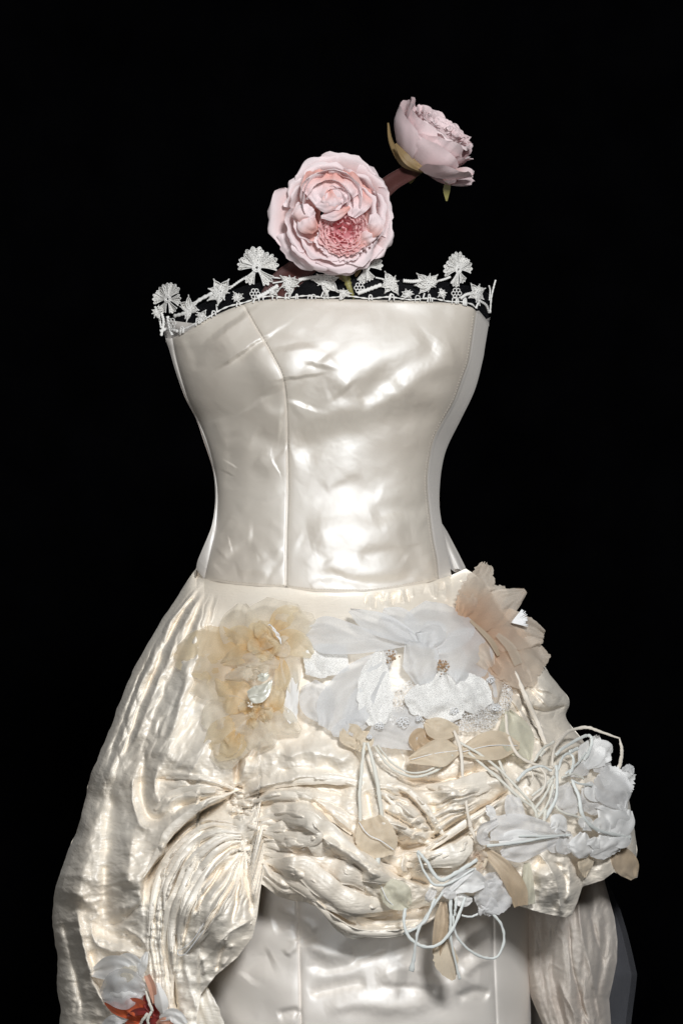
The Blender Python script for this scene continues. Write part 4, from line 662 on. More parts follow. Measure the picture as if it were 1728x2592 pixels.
for sp, wd in [([(1076, 428, 84), (1030, 402, 100), (1000, 362, 78)], [10, 13, 10, 3]), ([(1068, 430, 80), (1078, 404, 106), (1058, 378, 100)], [13, 15, 9, 3]), ([(1064, 428, 50), (1020, 410, 60), (990, 360, 40), (982, 310, 10)], [9, 10, 6, 2]), ([(1084, 432, 80), (1110, 434, 84), (1130, 440, 60)], [9, 8, 2])]:
    patch('sepal', sp, wd, M['sepal'], rose2, depth=60 - 20, wav=5, cup=-.2, nu=11, nv=14)
cord('stem', [(1060, 424, 20), (1050, 440, 4), (1036, 462, -20)], [20, 14, 7], M['stem'], rose2, depth=60, wob=0)
patch('sepal', [(1134, 462, 10), (1130, 480, 8), (1130, 508, 0)], [8, 9, 2], M['stem'], rose2, depth=60, nu=7, nv=10)
rib = thing('brown_ribbon', 'dark sheer maroon ribbon passing behind the large pink rose', 'ribbon', (690, 756, 150))
p = cr([(690, 760), (716, 716), (760, 680), (830, 620), (930, 520), (985, 466), (1030, 438), (1062, 418)], 70)
T = np.gradient(p, axis=0); T /= np.linalg.norm(T, axis=1, keepdims=True); nn = np.stack([-T[:, 1], T[:, 0]], 1); u = np.linspace(-1, 1, 15); wd = np.interp(np.linspace(0, 1, 70), [0, .15, .5, .75, .92, 1], [34, 32, 26, 20, 19, 12])
q = p[:, None] + nn[:, None] * (u[None, :, None] * wd[:, None, None]); dd = np.interp(np.linspace(0, 1, 70), [0, .3, .6, 1], [170, 165, 150, 62])[:, None] + 6 * np.sin(u * 2.4)[None] + 3 * np.sin(np.linspace(0, 9, 70))[:, None] * u
add('ribbon_strip', P(q[..., 0], q[..., 1], dd), grid_faces(70, 15), M['brown_ribbon'], rib)
for sgn in (0, -1):
    b = Bag(); tube(b, np.stack([q[:, sgn, 0], q[:, sgn, 1], dd[:, sgn]], 1), 1.5); b.build('ribbon_edge', M['brown_ribbon'], rib)

# ------------------------------------------------------------------ flowers pinned to the skirt
def ruffles(parent, cx, cy, R, n, mat, size, off=14, name='petal', seed=1):
    r = random.Random(seed)
    for k in range(n):
        a = r.uniform(0, 6.28); q = R * math.sqrt(r.random()); x, y = cx + q * math.cos(a), cy + q * math.sin(a); b_ = a + r.uniform(-1, 1); s = size * r.uniform(.7, 1.3)
        patch(name, [(x - s * .6 * math.cos(b_), y - s * .6 * math.sin(b_), off - 4), (x, y, off + 8), (x + s * .6 * math.cos(b_), y + s * .6 * math.sin(b_), off + r.uniform(2, 16))], [s * .3, s * .6, s * .55, s * .2], mat, parent, cup=r.uniform(-.5, .5), ruf=5, rn=1.5, wav=8, nu=11, nv=12, seed=r.randint(0, 999), roll=r.uniform(-.9, .9))
fl1 = thing('organza_flower', 'yellow organza flower with white thread stamens, on the left of the skirt below the waist', 'flower', (650, 1650, 330), 'organza flowers sewn on the skirt')
Yl, Cr = M['yellow'], M['cream']
for sp, wd, m, kw in [
    ([(650, 1650, 4), (612, 1590, 10), (612, 1528, 6)], [20, 56, 50, 12], Cr, dict(wav=12, cup=.1)), ([(680, 1640, 4), (700, 1580, 12), (715, 1520, 6)], [24, 70, 80, 40], Cr, dict(wav=12)), ([(715, 1610, 6), (755, 1580, 12), (795, 1562, 5)], [18, 34, 30, 10], Cr, dict(wav=8)),
    ([(640, 1660, 5), (530, 1655, 14), (440, 1668, 6)], [26, 66, 60, 22], Yl, dict(wav=14, jag=.08)), ([(620, 1680, 5), (540, 1712, 14), (470, 1722, 5)], [26, 54, 56, 26], Cr, dict(wav=14)), ([(600, 1700, 5), (560, 1735, 14), (530, 1752, 5)], [26, 42, 40, 16], Yl, dict(wav=10)),
    ([(690, 1620, 10), (745, 1628, 20), (790, 1658, 10)], [14, 32, 30, 10], Yl, dict(wav=8, crease=8)), ([(690, 1590, 10), (720, 1560, 18), (760, 1545, 8)], [14, 26, 24, 8], Yl, dict(wav=8)), ([(660, 1640, 16), (610, 1612, 26), (568, 1612, 12)], [14, 28, 26, 8], Yl, dict(wav=8, cup=-.2)),
    ([(700, 1640, 12), (660, 1600, 24), (640, 1570, 12)], [14, 34, 30, 8], Yl, dict(wav=8)), ([(720, 1640, 12), (736, 1690, 18), (738, 1765, 8)], [14, 24, 24, 10], Cr, dict(wav=6, crease=6)), ([(655, 1640, 26), (652, 1668, 34), (652, 1694, 28)], [20, 46, 56, 50], Cr, dict(wav=6, cup=-.15)),
    ([(660, 1682, 24), (612, 1706, 34), (570, 1716, 18)], [10, 16, 18, 8], Cr, dict(wav=4, cup=-.4)), ([(700, 1620, 26), (716, 1636, 32), (730, 1630, 24)], [12, 26, 26, 12], Cr, dict(wav=5, cup=-.3)), ([(640, 1640, 24), (600, 1660, 30), (560, 1680, 16)], [12, 24, 20, 6], Yl, dict(wav=7)), ([(705, 1660, 16), (715, 1710, 20), (705, 1750, 12)], [10, 18, 20, 8], Yl, dict(wav=6))]: patch('petal', sp, wd, m, fl1, **kw)
ruffles(fl1, 668, 1630, 36, 12, Yl, 26, 24, seed=3); ruffles(fl1, 640, 1705, 30, 6, Cr, 24, 24, seed=4)
for k in range(4): cord('stamen', [(712, 1630, 40), (706 - k * 3, 1606 - k, 46), (690 - k * 2, 1588 - 2 * k, 44), (682 - k, 1580 + k, 42)], 1.3, M['white_thread'], fl1, wob=2)
bud = thing('satin_bud', 'folded glossy cream satin petals between the two yellow organza flowers', 'flower', (655, 1745, 380))
for sp, wd, kw in [([(688, 1722, 40), (662, 1752, 50), (630, 1766, 44)], [3, 16, 23, 16], dict(crease=-10)), ([(652, 1716, 40), (668, 1714, 46), (680, 1706, 42)], [5, 11, 9, 3], dict(crease=6))]: patch('petal', sp, wd, M['cream_satin'], bud, wav=5, nu=15, nv=22, **kw)
cord('petal_rib', [(686, 1726, 47), (662, 1752, 53), (636, 1762, 50)], 1.6, M['cream_satin'], bud, wob=0)
fl2 = thing('organza_flower', 'lower yellow organza flower with beaded centre hanging above the gathered knot', 'flower', (640, 1800, 400), 'organza flowers sewn on the skirt')
for sp, wd, m, kw in [([(640, 1800, 4), (570, 1810, 12), (525, 1850, 5)], [18, 46, 50, 24], Cr, dict(wav=12)), ([(640, 1805, 6), (585, 1860, 16), (535, 1905, 6)], [16, 42, 54, 30], Yl, dict(wav=12, crease=8)), ([(650, 1810, 8), (650, 1855, 18), (640, 1900, 8)], [14, 44, 54, 26], Cr, dict(wav=10)), ([(660, 1800, 6), (705, 1822, 14), (762, 1852, 5)], [12, 34, 34, 6], Cr, dict(wav=8)),
    ([(640, 1790, 8), (590, 1762, 16), (548, 1752, 5)], [16, 44, 40, 10], Yl, dict(wav=12)), ([(680, 1800, 12), (694, 1765, 20), (692, 1735, 10)], [14, 28, 24, 8], Yl, dict(wav=7)), ([(620, 1830, 4), (570, 1900, 8), (540, 1930, 5)], [16, 40, 44, 26], Cr, dict(wav=10)), ([(600, 1850, 14), (580, 1890, 22), (560, 1880, 14)], [8, 22, 22, 8], Yl, dict(wav=6)), ([(690, 1800, 10), (700, 1790, 14), (705, 1760, 6)], [10, 20, 18, 6], Yl, dict(wav=6)), ([(640, 1870, 10), (600, 1905, 14), (585, 1925, 6)], [10, 20, 18, 8], Cr, dict(wav=6))]: patch('petal', sp, wd, m, fl2, **kw)
ruffles(fl2, 645, 1808, 32, 10, Yl, 24, 22, seed=5)
b = Bag()
for k in range(9): x, y = 636 + random.uniform(-9, 12), 1786 + random.uniform(-7, 6); ball(b, x, y, float(dsoft(x, y)) + 40, 2.4)
b.build('bead_cluster', M['pearl'], fl2)

fl3 = thing('organza_flower', 'white organza flower with long overlapping petals and lace, left half of the central cluster', 'flower', (985, 1660, 400), 'organza flowers sewn on the skirt')
Wo, Ld = M['white_org'], M['lace_dense']
for nm, sp, wd, m, kw in [('lace_petal', [(880, 1665, 4), (820, 1672, 9), (770, 1680, 6)], [34, 40, 42, 28], Ld, dict(wav=6, jag=.06)), ('petal', [(1045, 1628, 16), (920, 1622, 26), (830, 1608, 16), (768, 1602, 6)], [6, 26, 42, 46, 12], Wo, dict(wav=8)), ('petal', [(1070, 1630, 24), (985, 1590, 34), (930, 1570, 26), (885, 1545, 16)], [8, 26, 30, 22, 5], Wo, dict(wav=8, crease=10)),
    ('petal', [(1000, 1645, 14), (920, 1715, 24), (870, 1790, 18), (835, 1850, 8)], [8, 40, 62, 66, 34], Wo, dict(wav=12)), ('petal', [(980, 1690, 14), (930, 1770, 20), (880, 1858, 10)], [8, 32, 42, 20], Wo, dict(wav=8)), ('petal', [(780, 1730, 4), (800, 1770, 10), (830, 1830, 6)], [20, 40, 44, 14], Wo, dict(wav=8)),
    ('petal', [(1000, 1790, 10), (1005, 1845, 16), (1000, 1895, 10)], [44, 62, 72, 64], Wo, dict(wav=7, jag=.05)), ('lace_petal', [(962, 1645, 22), (948, 1720, 30), (950, 1780, 26), (958, 1835, 18)], [8, 36, 44, 44, 26], Ld, dict(wav=6, jag=.08)), ('petal', [(1030, 1622, 26), (1062, 1668, 40), (1072, 1732, 26)], [8, 42, 46, 20], Wo, dict(wav=8, cup=-.2)), ('petal', [(940, 1790, 12), (880, 1838, 14), (840, 1858, 10)], [8, 20, 22, 8], Wo, dict(wav=5)),
    ('petal', [(745, 1700, 8), (740, 1760, 14), (735, 1800, 10), (742, 1830, 8)], [10, 16, 18, 10], M['white_silk'], dict(wav=8, jag=.1))]: patch(nm, sp, wd, m, fl3, **kw)
fl4 = thing('organza_flower', 'white organza flower with brown centre and netted lace, right half of the central cluster', 'flower', (1118, 1686, 400), 'organza flowers sewn on the skirt')
for nm, sp, wd, m, kw in [('petal', [(1070, 1625, 16), (1015, 1578, 24), (968, 1548, 10)], [10, 32, 34, 10], Wo, dict(wav=8)), ('net_petal', [(1110, 1700, 4), (1110, 1770, 10), (1105, 1845, 8)], [30, 120, 160, 130], M['net'], dict(wav=8, jag=.05)), ('net_petal', [(1150, 1700, 6), (1220, 1760, 12), (1262, 1815, 8)], [14, 50, 66, 40], M['net'], dict(wav=8, jag=.1)),
    ('petal', [(1095, 1650, 20), (1110, 1588, 34), (1120, 1530, 14)], [28, 80, 88, 44], Wo, dict(wav=9)), ('petal', [(1100, 1660, 22), (1170, 1660, 38), (1236, 1692, 18)], [20, 62, 74, 40], Wo, dict(wav=9, cup=-.1)), ('petal', [(1080, 1640, 30), (1090, 1600, 40), (1080, 1575, 26)], [14, 36, 36, 10], Wo, dict(wav=6)), ('lace_petal', [(1120, 1700, 18), (1105, 1765, 28), (1090, 1822, 16)], [8, 56, 78, 50], Ld, dict(wav=7, jag=.06)), ('lace_petal', [(1135, 1700, 16), (1185, 1745, 26), (1225, 1795, 14)], [8, 34, 46, 26], Ld, dict(wav=7, jag=.06)),
    ('petal', [(1195, 1690, 10), (1225, 1740, 14), (1250, 1800, 8)], [16, 30, 26, 6], Wo, dict(wav=8))]: patch(nm, sp, wd, m, fl4, **kw)
for ft, x0, y0, n in ((fl3, 992, 1662, 26), (fl4, 1120, 1686, 40)):
    b = Bag()
    for k in range(n): x, y = x0 + random.gauss(0, 9), y0 + random.gauss(0, 7); ball(b, x, y, float(dsoft(x, y)) + 42 + random.uniform(-3, 3), random.uniform(1.6, 3.2))
    b.build('bead_cluster', M['beads'], ft)
for ft, spots in ((fl3, [(960, 1838, 9), (1020, 1828, 13), (1060, 1820, 7), (935, 1866, 6)]), (fl4, [(1150, 1800, 9), (1240, 1722, 8), (1258, 1792, 9)])):
    for x0, y0, R in spots:
        b = Bag(); n = random.choice([5, 6]); r0 = random.uniform(0, 6)
        for k in range(n):
            a = r0 + k * 6.283 / n; th = np.linspace(0, 2 * np.pi, 11); ra = R * random.uniform(.3, .6); x = x0 + R * .8 * math.cos(a) + ra * np.cos(th); y = y0 + R * .6 * math.sin(a) + ra * random.uniform(.5, 1) * np.sin(th); tube(b, np.stack([x, y, dsoft(x, y) + 30 + 4 * np.sin(th * 2 + k)], 1), 1.1)
        b.build('embroidered_flower', M['white_thread'], ft)

fl5 = thing('organza_flower', 'beige ruffled organza flower with frayed edges standing out from the right hip', 'flower', (1210, 1580, 200), 'organza flowers sewn on the skirt')
Be = M['beige']
for sp, wd, kw in [([(1172, 1570, 10), (1205, 1500, 26), (1232, 1428, 20)], [26, 40, 38, 16], dict(jag=.2, wav=12)), ([(1200, 1560, 6), (1245, 1515, 14), (1282, 1492, 6)], [16, 32, 28, 10], dict(jag=.15, wav=10)), ([(1180, 1585, 12), (1255, 1540, 30), (1330, 1495, 20)], [26, 42, 38, 7], dict(jag=.06, wav=10)), ([(1195, 1600, 10), (1290, 1596, 26), (1376, 1612, 16)], [24, 52, 46, 18], dict(jag=.08, wav=12)), ([(1220, 1620, 6), (1300, 1660, 16), (1372, 1700, 8)], [24, 66, 64, 44], dict(jag=.08, wav=12)), ([(1225, 1630, 12), (1290, 1690, 20), (1335, 1735, 10)], [16, 34, 36, 18], dict(wav=9)),
                   ([(1175, 1600, 22), (1210, 1640, 28), (1240, 1690, 20)], [18, 34, 32, 14], dict(wav=9)), ([(1170, 1560, 20), (1185, 1520, 28), (1200, 1490, 20)], [12, 24, 22, 8], dict(wav=7, jag=.1)), ([(1190, 1690, 10), (1240, 1720, 16), (1255, 1780, 8)], [14, 24, 24, 8], dict(wav=9))]: patch('petal', sp, wd, Be, fl5, nv=34, nu=19, **kw)
patch('petal_fold', [(1258, 1606, 40), (1292, 1640, 46), (1312, 1682, 38)], [6, 10, 12, 11], M['cream'], fl5, nu=9)
patch('petal_fold', [(1190, 1570, 36), (1240, 1620, 42), (1262, 1660, 34)], [3, 6, 7, 4], M['leaf_brown'], fl5, nu=9)
b = Bag()
for k in range(26): a = math.radians(-52 + k * 2.6 + random.uniform(-2, 2)); L_ = 40 + random.uniform(-5, 6); x = np.linspace(1294, 1294 + L_ * math.cos(a), 6); y = np.linspace(1576, 1576 + L_ * math.sin(a), 6); tube(b, np.stack([x, y, np.full(6, float(dsoft(1300, 1570)) + 42.)], 1), 1.2)
b.build('thread_tuft', M['white_thread'], fl5)

# ------------------------------------------------------------------ leaves and stems
lf = thing('leaf_spray', 'two broad beige cloth leaves with white midribs below the lace cluster', 'leaf spray', (1165, 1905, 470))
patch('leaf', [(1165, 1900, 20), (1100, 1908, 30), (1035, 1925, 22)], [6, 36, 26, 8], M['leaf'], lf, wav=5, vein=M['white_thread'], crease=4)
patch('leaf', [(1165, 1905, 22), (1240, 1888, 32), (1315, 1888, 22)], [10, 32, 36, 8], M['leaf'], lf, wav=5, vein=M['white_thread'], crease=4)
patch('leaf', [(1095, 1860, 14), (1070, 1880, 20), (1060, 1905, 14)], [14, 36, 34, 12], M['leaf_brown'], lf, wav=7)
patch('leaf', [(1160, 1850, 14), (1110, 1845, 22), (1075, 1830, 14)], [10, 26, 26, 8], M['leaf'], lf, wav=8, cup=.3)
cord('stem', [(948, 1890, 14), (985, 1940, 18), (1040, 1966, 20), (1095, 1955, 20), (1150, 1918, 20)], 5, M['cord'], lf); cord('stem', [(955, 1886, 18), (992, 1932, 22), (1042, 1957, 24), (1095, 1946, 24), (1146, 1912, 24)], 4, M['cord'], lf)
cord('ribbon_tail', [(1148, 1850, 26), (1165, 1900, 26), (1172, 1980, 26), (1182, 2050, 26), (1190, 2096, 24)], [6, 7, 5, 5, 8], M['ribbon'], lf, flat=.35); cord('ribbon_tail', [(1190, 2096, 24), (1205, 2125, 28), (1226, 2148, 26)], [9, 5, 5], M['ribbon'], lf, flat=.35)
hl = thing('leaf_spray', 'hanging beige cloth leaf on two long ivory cords with a small olive leaf below it', 'leaf spray', (925, 1885, 480))
cord('cord', [(922, 1880, 18), (916, 1940, 22), (910, 2010, 24), (912, 2085, 24)], 6, M['cord'], hl); cord('cord', [(930, 1880, 20), (948, 1950, 26), (960, 2020, 26), (968, 2090, 26)], [5, 8, 8, 6], M['cord'], hl)
patch('leaf', [(935, 2072, 26), (950, 2120, 34), (962, 2172, 28)], [30, 48, 52, 36], M['leaf'], hl, wav=5, crease=3, jag=.04); cord('leaf_vein', [(908, 2082, 34), (930, 2112, 40), (965, 2130, 40), (996, 2152, 36)], 1.7, M['white_thread'], hl, wob=0)
cord('cord', [(956, 2172, 26), (956, 2205, 28), (962, 2240, 26)], [8, 7, 6], M['cord_cool'], hl, flat=.5); patch('leaf', [(975, 2240, 26), (1005, 2268, 34), (1035, 2298, 26)], [22, 36, 34, 10], M['leaf_green'], hl, wav=5, jag=.04); cord('leaf_vein', [(965, 2245, 34), (978, 2275, 38), (998, 2296, 34)], 1.6, M['white_thread'], hl, wob=0)
patch('leaf', [(925, 1850, 14), (922, 1880, 20), (905, 1900, 12)], [14, 22, 18, 6], M['leaf'], hl, wav=7); patch('leaf', [(870, 1840, 10), (890, 1865, 16), (905, 1895, 10)], [12, 30, 26, 8], M['leaf'], hl, wav=8, crease=8)
ol = thing('leaf_spray', 'long narrow olive grey leaf on a curved stem beside the right hip', 'leaf spray', (1340, 1935, 380))
patch('leaf', [(1285, 1800, 14), (1305, 1860, 22), (1338, 1925, 14)], [8, 36, 40, 8], M['leaf_green'], ol, wav=7, crease=5); cord('stem', [(1279, 1808, 18), (1284, 1858, 24), (1304, 1903, 28), (1340, 1931, 28), (1400, 1945, 30)], [6, 7, 6, 5, 4], M['ribbon'], ol, flat=.6)
cord('ribbon_tail', [(1300, 1700, 12), (1330, 1765, 20), (1357, 1825, 24), (1380, 1885, 26)], [9, 10, 9, 8], M['ribbon'], ol, flat=.35)
lc = thing('stem_bundle', 'pair of long straight ivory cord stems crossing diagonally to the white flowers', 'stems', (1160, 1875, 470))
cord('cord', [(1162, 1880, 28), (1200, 1901, 32), (1256, 1942, 34), (1312, 1999, 36), (1368, 2060, 34)], 5, M['cord'], lc); cord('cord', [(1185, 1905, 28), (1220, 1936, 30), (1262, 1972, 32), (1310, 2016, 34), (1352, 2046, 34)], 5, M['cord'], lc); cord('cord', [(1262, 1925, 26), (1275, 1958, 28), (1282, 1970, 26)], 5, M['cord'], lc)

# ------------------------------------------------------------------ white silk flowers at the right
G = 'white silk flowers at the right hip'
Ws, Gs = M['white_silk'], M['grey_silk']
wf1 = thing('silk_flower', 'upper white silk flower with curled ribbon loops jutting past the right edge of the skirt', 'flower', (1430, 1960, 300), G)
for sp, wd, m, kw in [([(1470, 1940, 30), (1500, 1900, 46), (1512, 1862, 34)], [8, 34, 26, 4], Ws, dict(crease=10, wav=8)), ([(1480, 1940, 34), (1520, 1908, 48), (1548, 1912, 38)], [12, 30, 32, 14], Ws, dict(crease=8, wav=8, jag=.08)), ([(1500, 1945, 30), (1530, 1935, 40), (1545, 1930, 30)], [10, 22, 20, 8], Gs, dict(wav=8)), ([(1515, 1955, 26), (1560, 1975, 40), (1604, 1984, 30)], [14, 30, 26, 22], Ws, dict(wav=8, jag=.15, crease=8)), ([(1572, 1968, 30), (1592, 1950, 38), (1604, 1944, 30)], [12, 16, 14, 6], Gs, dict(wav=6, jag=.15)),
    ([(1515, 1962, 34), (1555, 2004, 48), (1578, 2048, 36)], [18, 46, 38, 5], Gs, dict(wav=8, crease=8)), ([(1444, 1982, 20), (1433, 2020, 34), (1416, 2052, 24)], [8, 34, 44, 30], Gs, dict(wav=8)), ([(1480, 1990, 24), (1500, 2030, 36), (1490, 2060, 28)], [10, 30, 36, 16], Gs, dict(wav=9)), ([(1490, 1980, 34), (1500, 2010, 44), (1540, 2020, 38)], [8, 18, 16, 5], Ws, dict(wav=6)), ([(1440, 1960, 26), (1470, 1950, 34), (1490, 1955, 30)], [8, 18, 18, 6], Gs, dict(wav=6)), ([(1530, 2000, 20), (1560, 2030, 28), (1580, 2020, 16)], [10, 30, 30, 10], Gs, dict(wav=9))]: patch('petal', sp, wd, m, wf1, **kw)
for pts, r, m in [([(1396, 1940, 46), (1402, 1898, 60), (1422, 1867, 70), (1447, 1848, 74), (1486, 1842, 70), (1517, 1852, 62), (1568, 1870, 44)], [4, 5, 6, 6, 6, 5, 3], 'ribbon'), ([(1568, 1870, 44), (1573, 1898, 40), (1570, 1930, 30), (1562, 1952, 24)], [3, 6, 7, 8], 'ribbon'), ([(1405, 1912, 46), (1433, 1889, 60), (1480, 1864, 66), (1497, 1870, 64), (1492, 1900, 58), (1478, 1925, 50)], 6, 'cord_cool'), ([(1351, 1928, 40), (1371, 1898, 52), (1402, 1878, 56)], 5, 'cord'), ([(1366, 1915, 44), (1378, 1900, 50)], 6, 'cord'),
                  ([(1412, 1950, 52), (1422, 1920, 62), (1438, 1908, 66), (1450, 1920, 64), (1448, 1945, 58), (1440, 1965, 50)], 5, 'cord_cool'), ([(1307, 1978, 36), (1335, 1950, 46), (1368, 1940, 52), (1396, 1952, 50)], [7, 6, 5, 5], 'cord_cool'), ([(1364, 1942, 48), (1380, 1965, 54), (1374, 2000, 50), (1346, 2028, 40)], 5, 'ribbon'), ([(1407, 1938, 56), (1409, 1976, 60), (1407, 2018, 54), (1393, 2049, 46), (1374, 2080, 38)], [7, 6, 6, 7, 7], 'cord_cool'), ([(1402, 1965, 52), (1372, 1995, 50), (1345, 2015, 42)], 5, 'cord'), ([(1398, 1975, 50), (1375, 2020, 48), (1352, 2050, 40)], 5, 'cord'), ([(1400, 1985, 48), (1388, 2030, 46), (1362, 2070, 38)], 5, 'cord'),
                  ([(1447, 1976, 48), (1464, 2018, 56), (1475, 2066, 58), (1509, 2100, 58), (1559, 2114, 50), (1595, 2121, 36)], [6, 7, 7, 7, 6, 8], 'cord_cool'), ([(1445, 1975, 46), (1468, 1985, 54), (1500, 1988, 50)], 4, 'cord_cool'), ([(1430, 1960, 50), (1460, 1935, 58), (1482, 1905, 56)], 4, 'cord_cool'), ([(1420, 1970, 52), (1450, 1960, 58), (1478, 1972, 52)], 4, 'cord'), ([(1405, 2040, 40), (1420, 2055, 46), (1450, 2065, 48), (1475, 2072, 44)], 5, 'cord'), ([(1440, 1905, 60), (1462, 1895, 64)], 7, 'cord_cool'),
                  ([(1346, 2038, 36), (1356, 2060, 40), (1358, 2080, 34)], 6, 'cord'), ([(1380, 2050, 44), (1376, 2080, 44)], 7, 'cord'), ([(1340, 1945, 40), (1348, 1965, 42), (1345, 1975, 40)], 4, 'ribbon')]: cord('ribbon_loop', pts, r, M[m], wf1, flat=.55)
wf2 = thing('silk_flower', 'lower white silk flower with rounded petals at the far right edge', 'flower', (1520, 2110, 260), G)
for sp, wd, m, kw in [([(1525, 2105, 34), (1550, 2068, 52), (1560, 2036, 38)], [12, 42, 50, 26], Ws, dict(cup=-.25, wav=7)), ([(1530, 2110, 38), (1572, 2090, 50), (1590, 2050, 34)], [10, 28, 28, 10], Ws, dict(wav=7)), ([(1520, 2112, 36), (1536, 2145, 50), (1546, 2168, 38)], [14, 42, 48, 24], Ws, dict(cup=-.2, wav=7)), ([(1476, 2108, 40), (1470, 2145, 52), (1466, 2174, 40)], [10, 30, 34, 16], Ws, dict(cup=-.3, wav=6)), ([(1432, 2104, 40), (1412, 2086, 50), (1394, 2096, 44)], [6, 22, 24, 6], Ws, dict(cup=-.3, wav=5)), ([(1440, 2110, 30), (1432, 2140, 40), (1440, 2160, 32)], [8, 22, 26, 10], Gs, dict(wav=7)), ([(1500, 2100, 44), (1480, 2085, 52), (1470, 2095, 48)], [6, 18, 16, 4], Ws, dict(wav=5)), ([(1540, 2110, 44), (1520, 2090, 54), (1500, 2098, 48)], [6, 20, 18, 4], Ws, dict(wav=5)), ([(1410, 2120, 20), (1400, 2140, 28), (1415, 2155, 22)], [6, 16, 16, 5], Gs, dict(cup=.4)), ([(1510, 2120, 44), (1500, 2140, 54), (1496, 2150, 48)], [6, 18, 20, 8], Ws, dict(cup=-.3, wav=5)), ([(1545, 2120, 44), (1575, 2125, 50), (1590, 2105, 36)], [8, 22, 20, 6], Ws, dict(wav=6))]: patch('petal', sp, wd, m, wf2, **kw)
patch('leaf', [(1484, 2166, 18), (1480, 2195, 24), (1479, 2222, 16)], [18, 20, 14, 3], M['leaf'], wf2, wav=5); patch('leaf', [(1560, 2150, 4), (1585, 2190, 8), (1605, 2224, 2)], [18, 30, 28, 10], M['leaf_brown'], wf2, wav=8)
wf3 = thing('silk_flower', 'pale grey bell shaped silk flower lying sideways with its two stems over the swag', 'flower', (1440, 2115, 330), G)
for sp, wd, m, kw in [([(1444, 2112, 34), (1340, 2094, 46), (1240, 2098, 34)], [5, 20, 34, 30], Gs, dict(wav=8, jag=.06)), ([(1430, 2122, 30), (1330, 2145, 40), (1268, 2164, 28)], [4, 24, 34, 10], Gs, dict(wav=8)), ([(1312, 2086, 26), (1300, 2045, 36), (1296, 2012, 28)], [24, 24, 22, 14], Gs, dict(wav=5)), ([(1260, 2080, 34), (1225, 2100, 44), (1222, 2125, 36), (1240, 2130, 30)], [8, 14, 14, 6], Gs, dict(wav=6, cup=.5)), ([(1250, 2070, 30), (1238, 2052, 36), (1228, 2050, 30)], [6, 12, 12, 5], Ws, dict(wav=4)), ([(1400, 2120, 40), (1320, 2118, 48), (1262, 2130, 36)], [3, 14, 20, 12], Ws, dict(wav=6))]: patch('petal', sp, wd, m, wf3, **kw)
cord('stem', [(1231, 2142, 44), (1312, 2133, 52), (1382, 2121, 52), (1444, 2114, 46)], [6, 5, 4, 4], M['cord_cool'], wf3); cord('stem', [(1312, 2117, 54), (1370, 2117, 54), (1430, 2115, 48)], 4, M['cord_cool'], wf3)

# ------------------------------------------------------------------ small cluster on the swag hem
wf4 = thing('silk_flower', 'small white silk flower with round cord loops dangling below the swag hem', 'flower', (1140, 2260, 510), G)
for nm, sp, wd, m, kw in [('petal', [(1205, 2290, 20), (1248, 2272, 34), (1284, 2252, 24)], [20, 42, 44, 32], Gs, dict(wav=8, jag=.08)), ('petal', [(1220, 2290, 24), (1235, 2300, 34), (1232, 2318, 24)], [12, 28, 22, 6], Gs, dict(wav=5)), ('petal', [(1130, 2258, 30), (1180, 2232, 46), (1226, 2236, 36)], [8, 24, 30, 12], Ws, dict(wav=8, crease=8)), ('petal', [(1120, 2266, 34), (1160, 2226, 48), (1204, 2198, 36)], [8, 14, 12, 3], Ws, dict(wav=5, crease=6)), ('petal', [(1100, 2250, 30), (1085, 2272, 38), (1076, 2284, 28)], [8, 12, 10, 4], Gs, dict(wav=4)), ('petal', [(1220, 2256, 24), (1250, 2228, 34), (1262, 2212, 24)], [12, 24, 20, 6], Gs, dict(wav=6)), ('petal', [(1150, 2270, 30), (1170, 2280, 38), (1195, 2278, 28)], [8, 16, 16, 5], Ws, dict(wav=6)), ('petal', [(1110, 2280, 28), (1060, 2285, 30), (1020, 2300, 22)], [8, 12, 12, 4], M['cream'], dict(wav=5)),
    ('petal', [(1120, 2262, 36), (1140, 2262, 44), (1150, 2250, 36)], [6, 14, 14, 5], Gs, dict(wav=4)), ('leaf', [(1122, 2285, 16), (1116, 2345, 24), (1104, 2418, 14)], [8, 18, 18, 10], M['leaf_brown'], dict(crease=10, wav=4)), ('leaf', [(1118, 2380, 10), (1130, 2436, 18), (1148, 2482, 10)], [14, 30, 26, 5], M['leaf'], dict(jag=.12, crease=5))]: patch(nm, sp, wd, m, wf4, **kw)
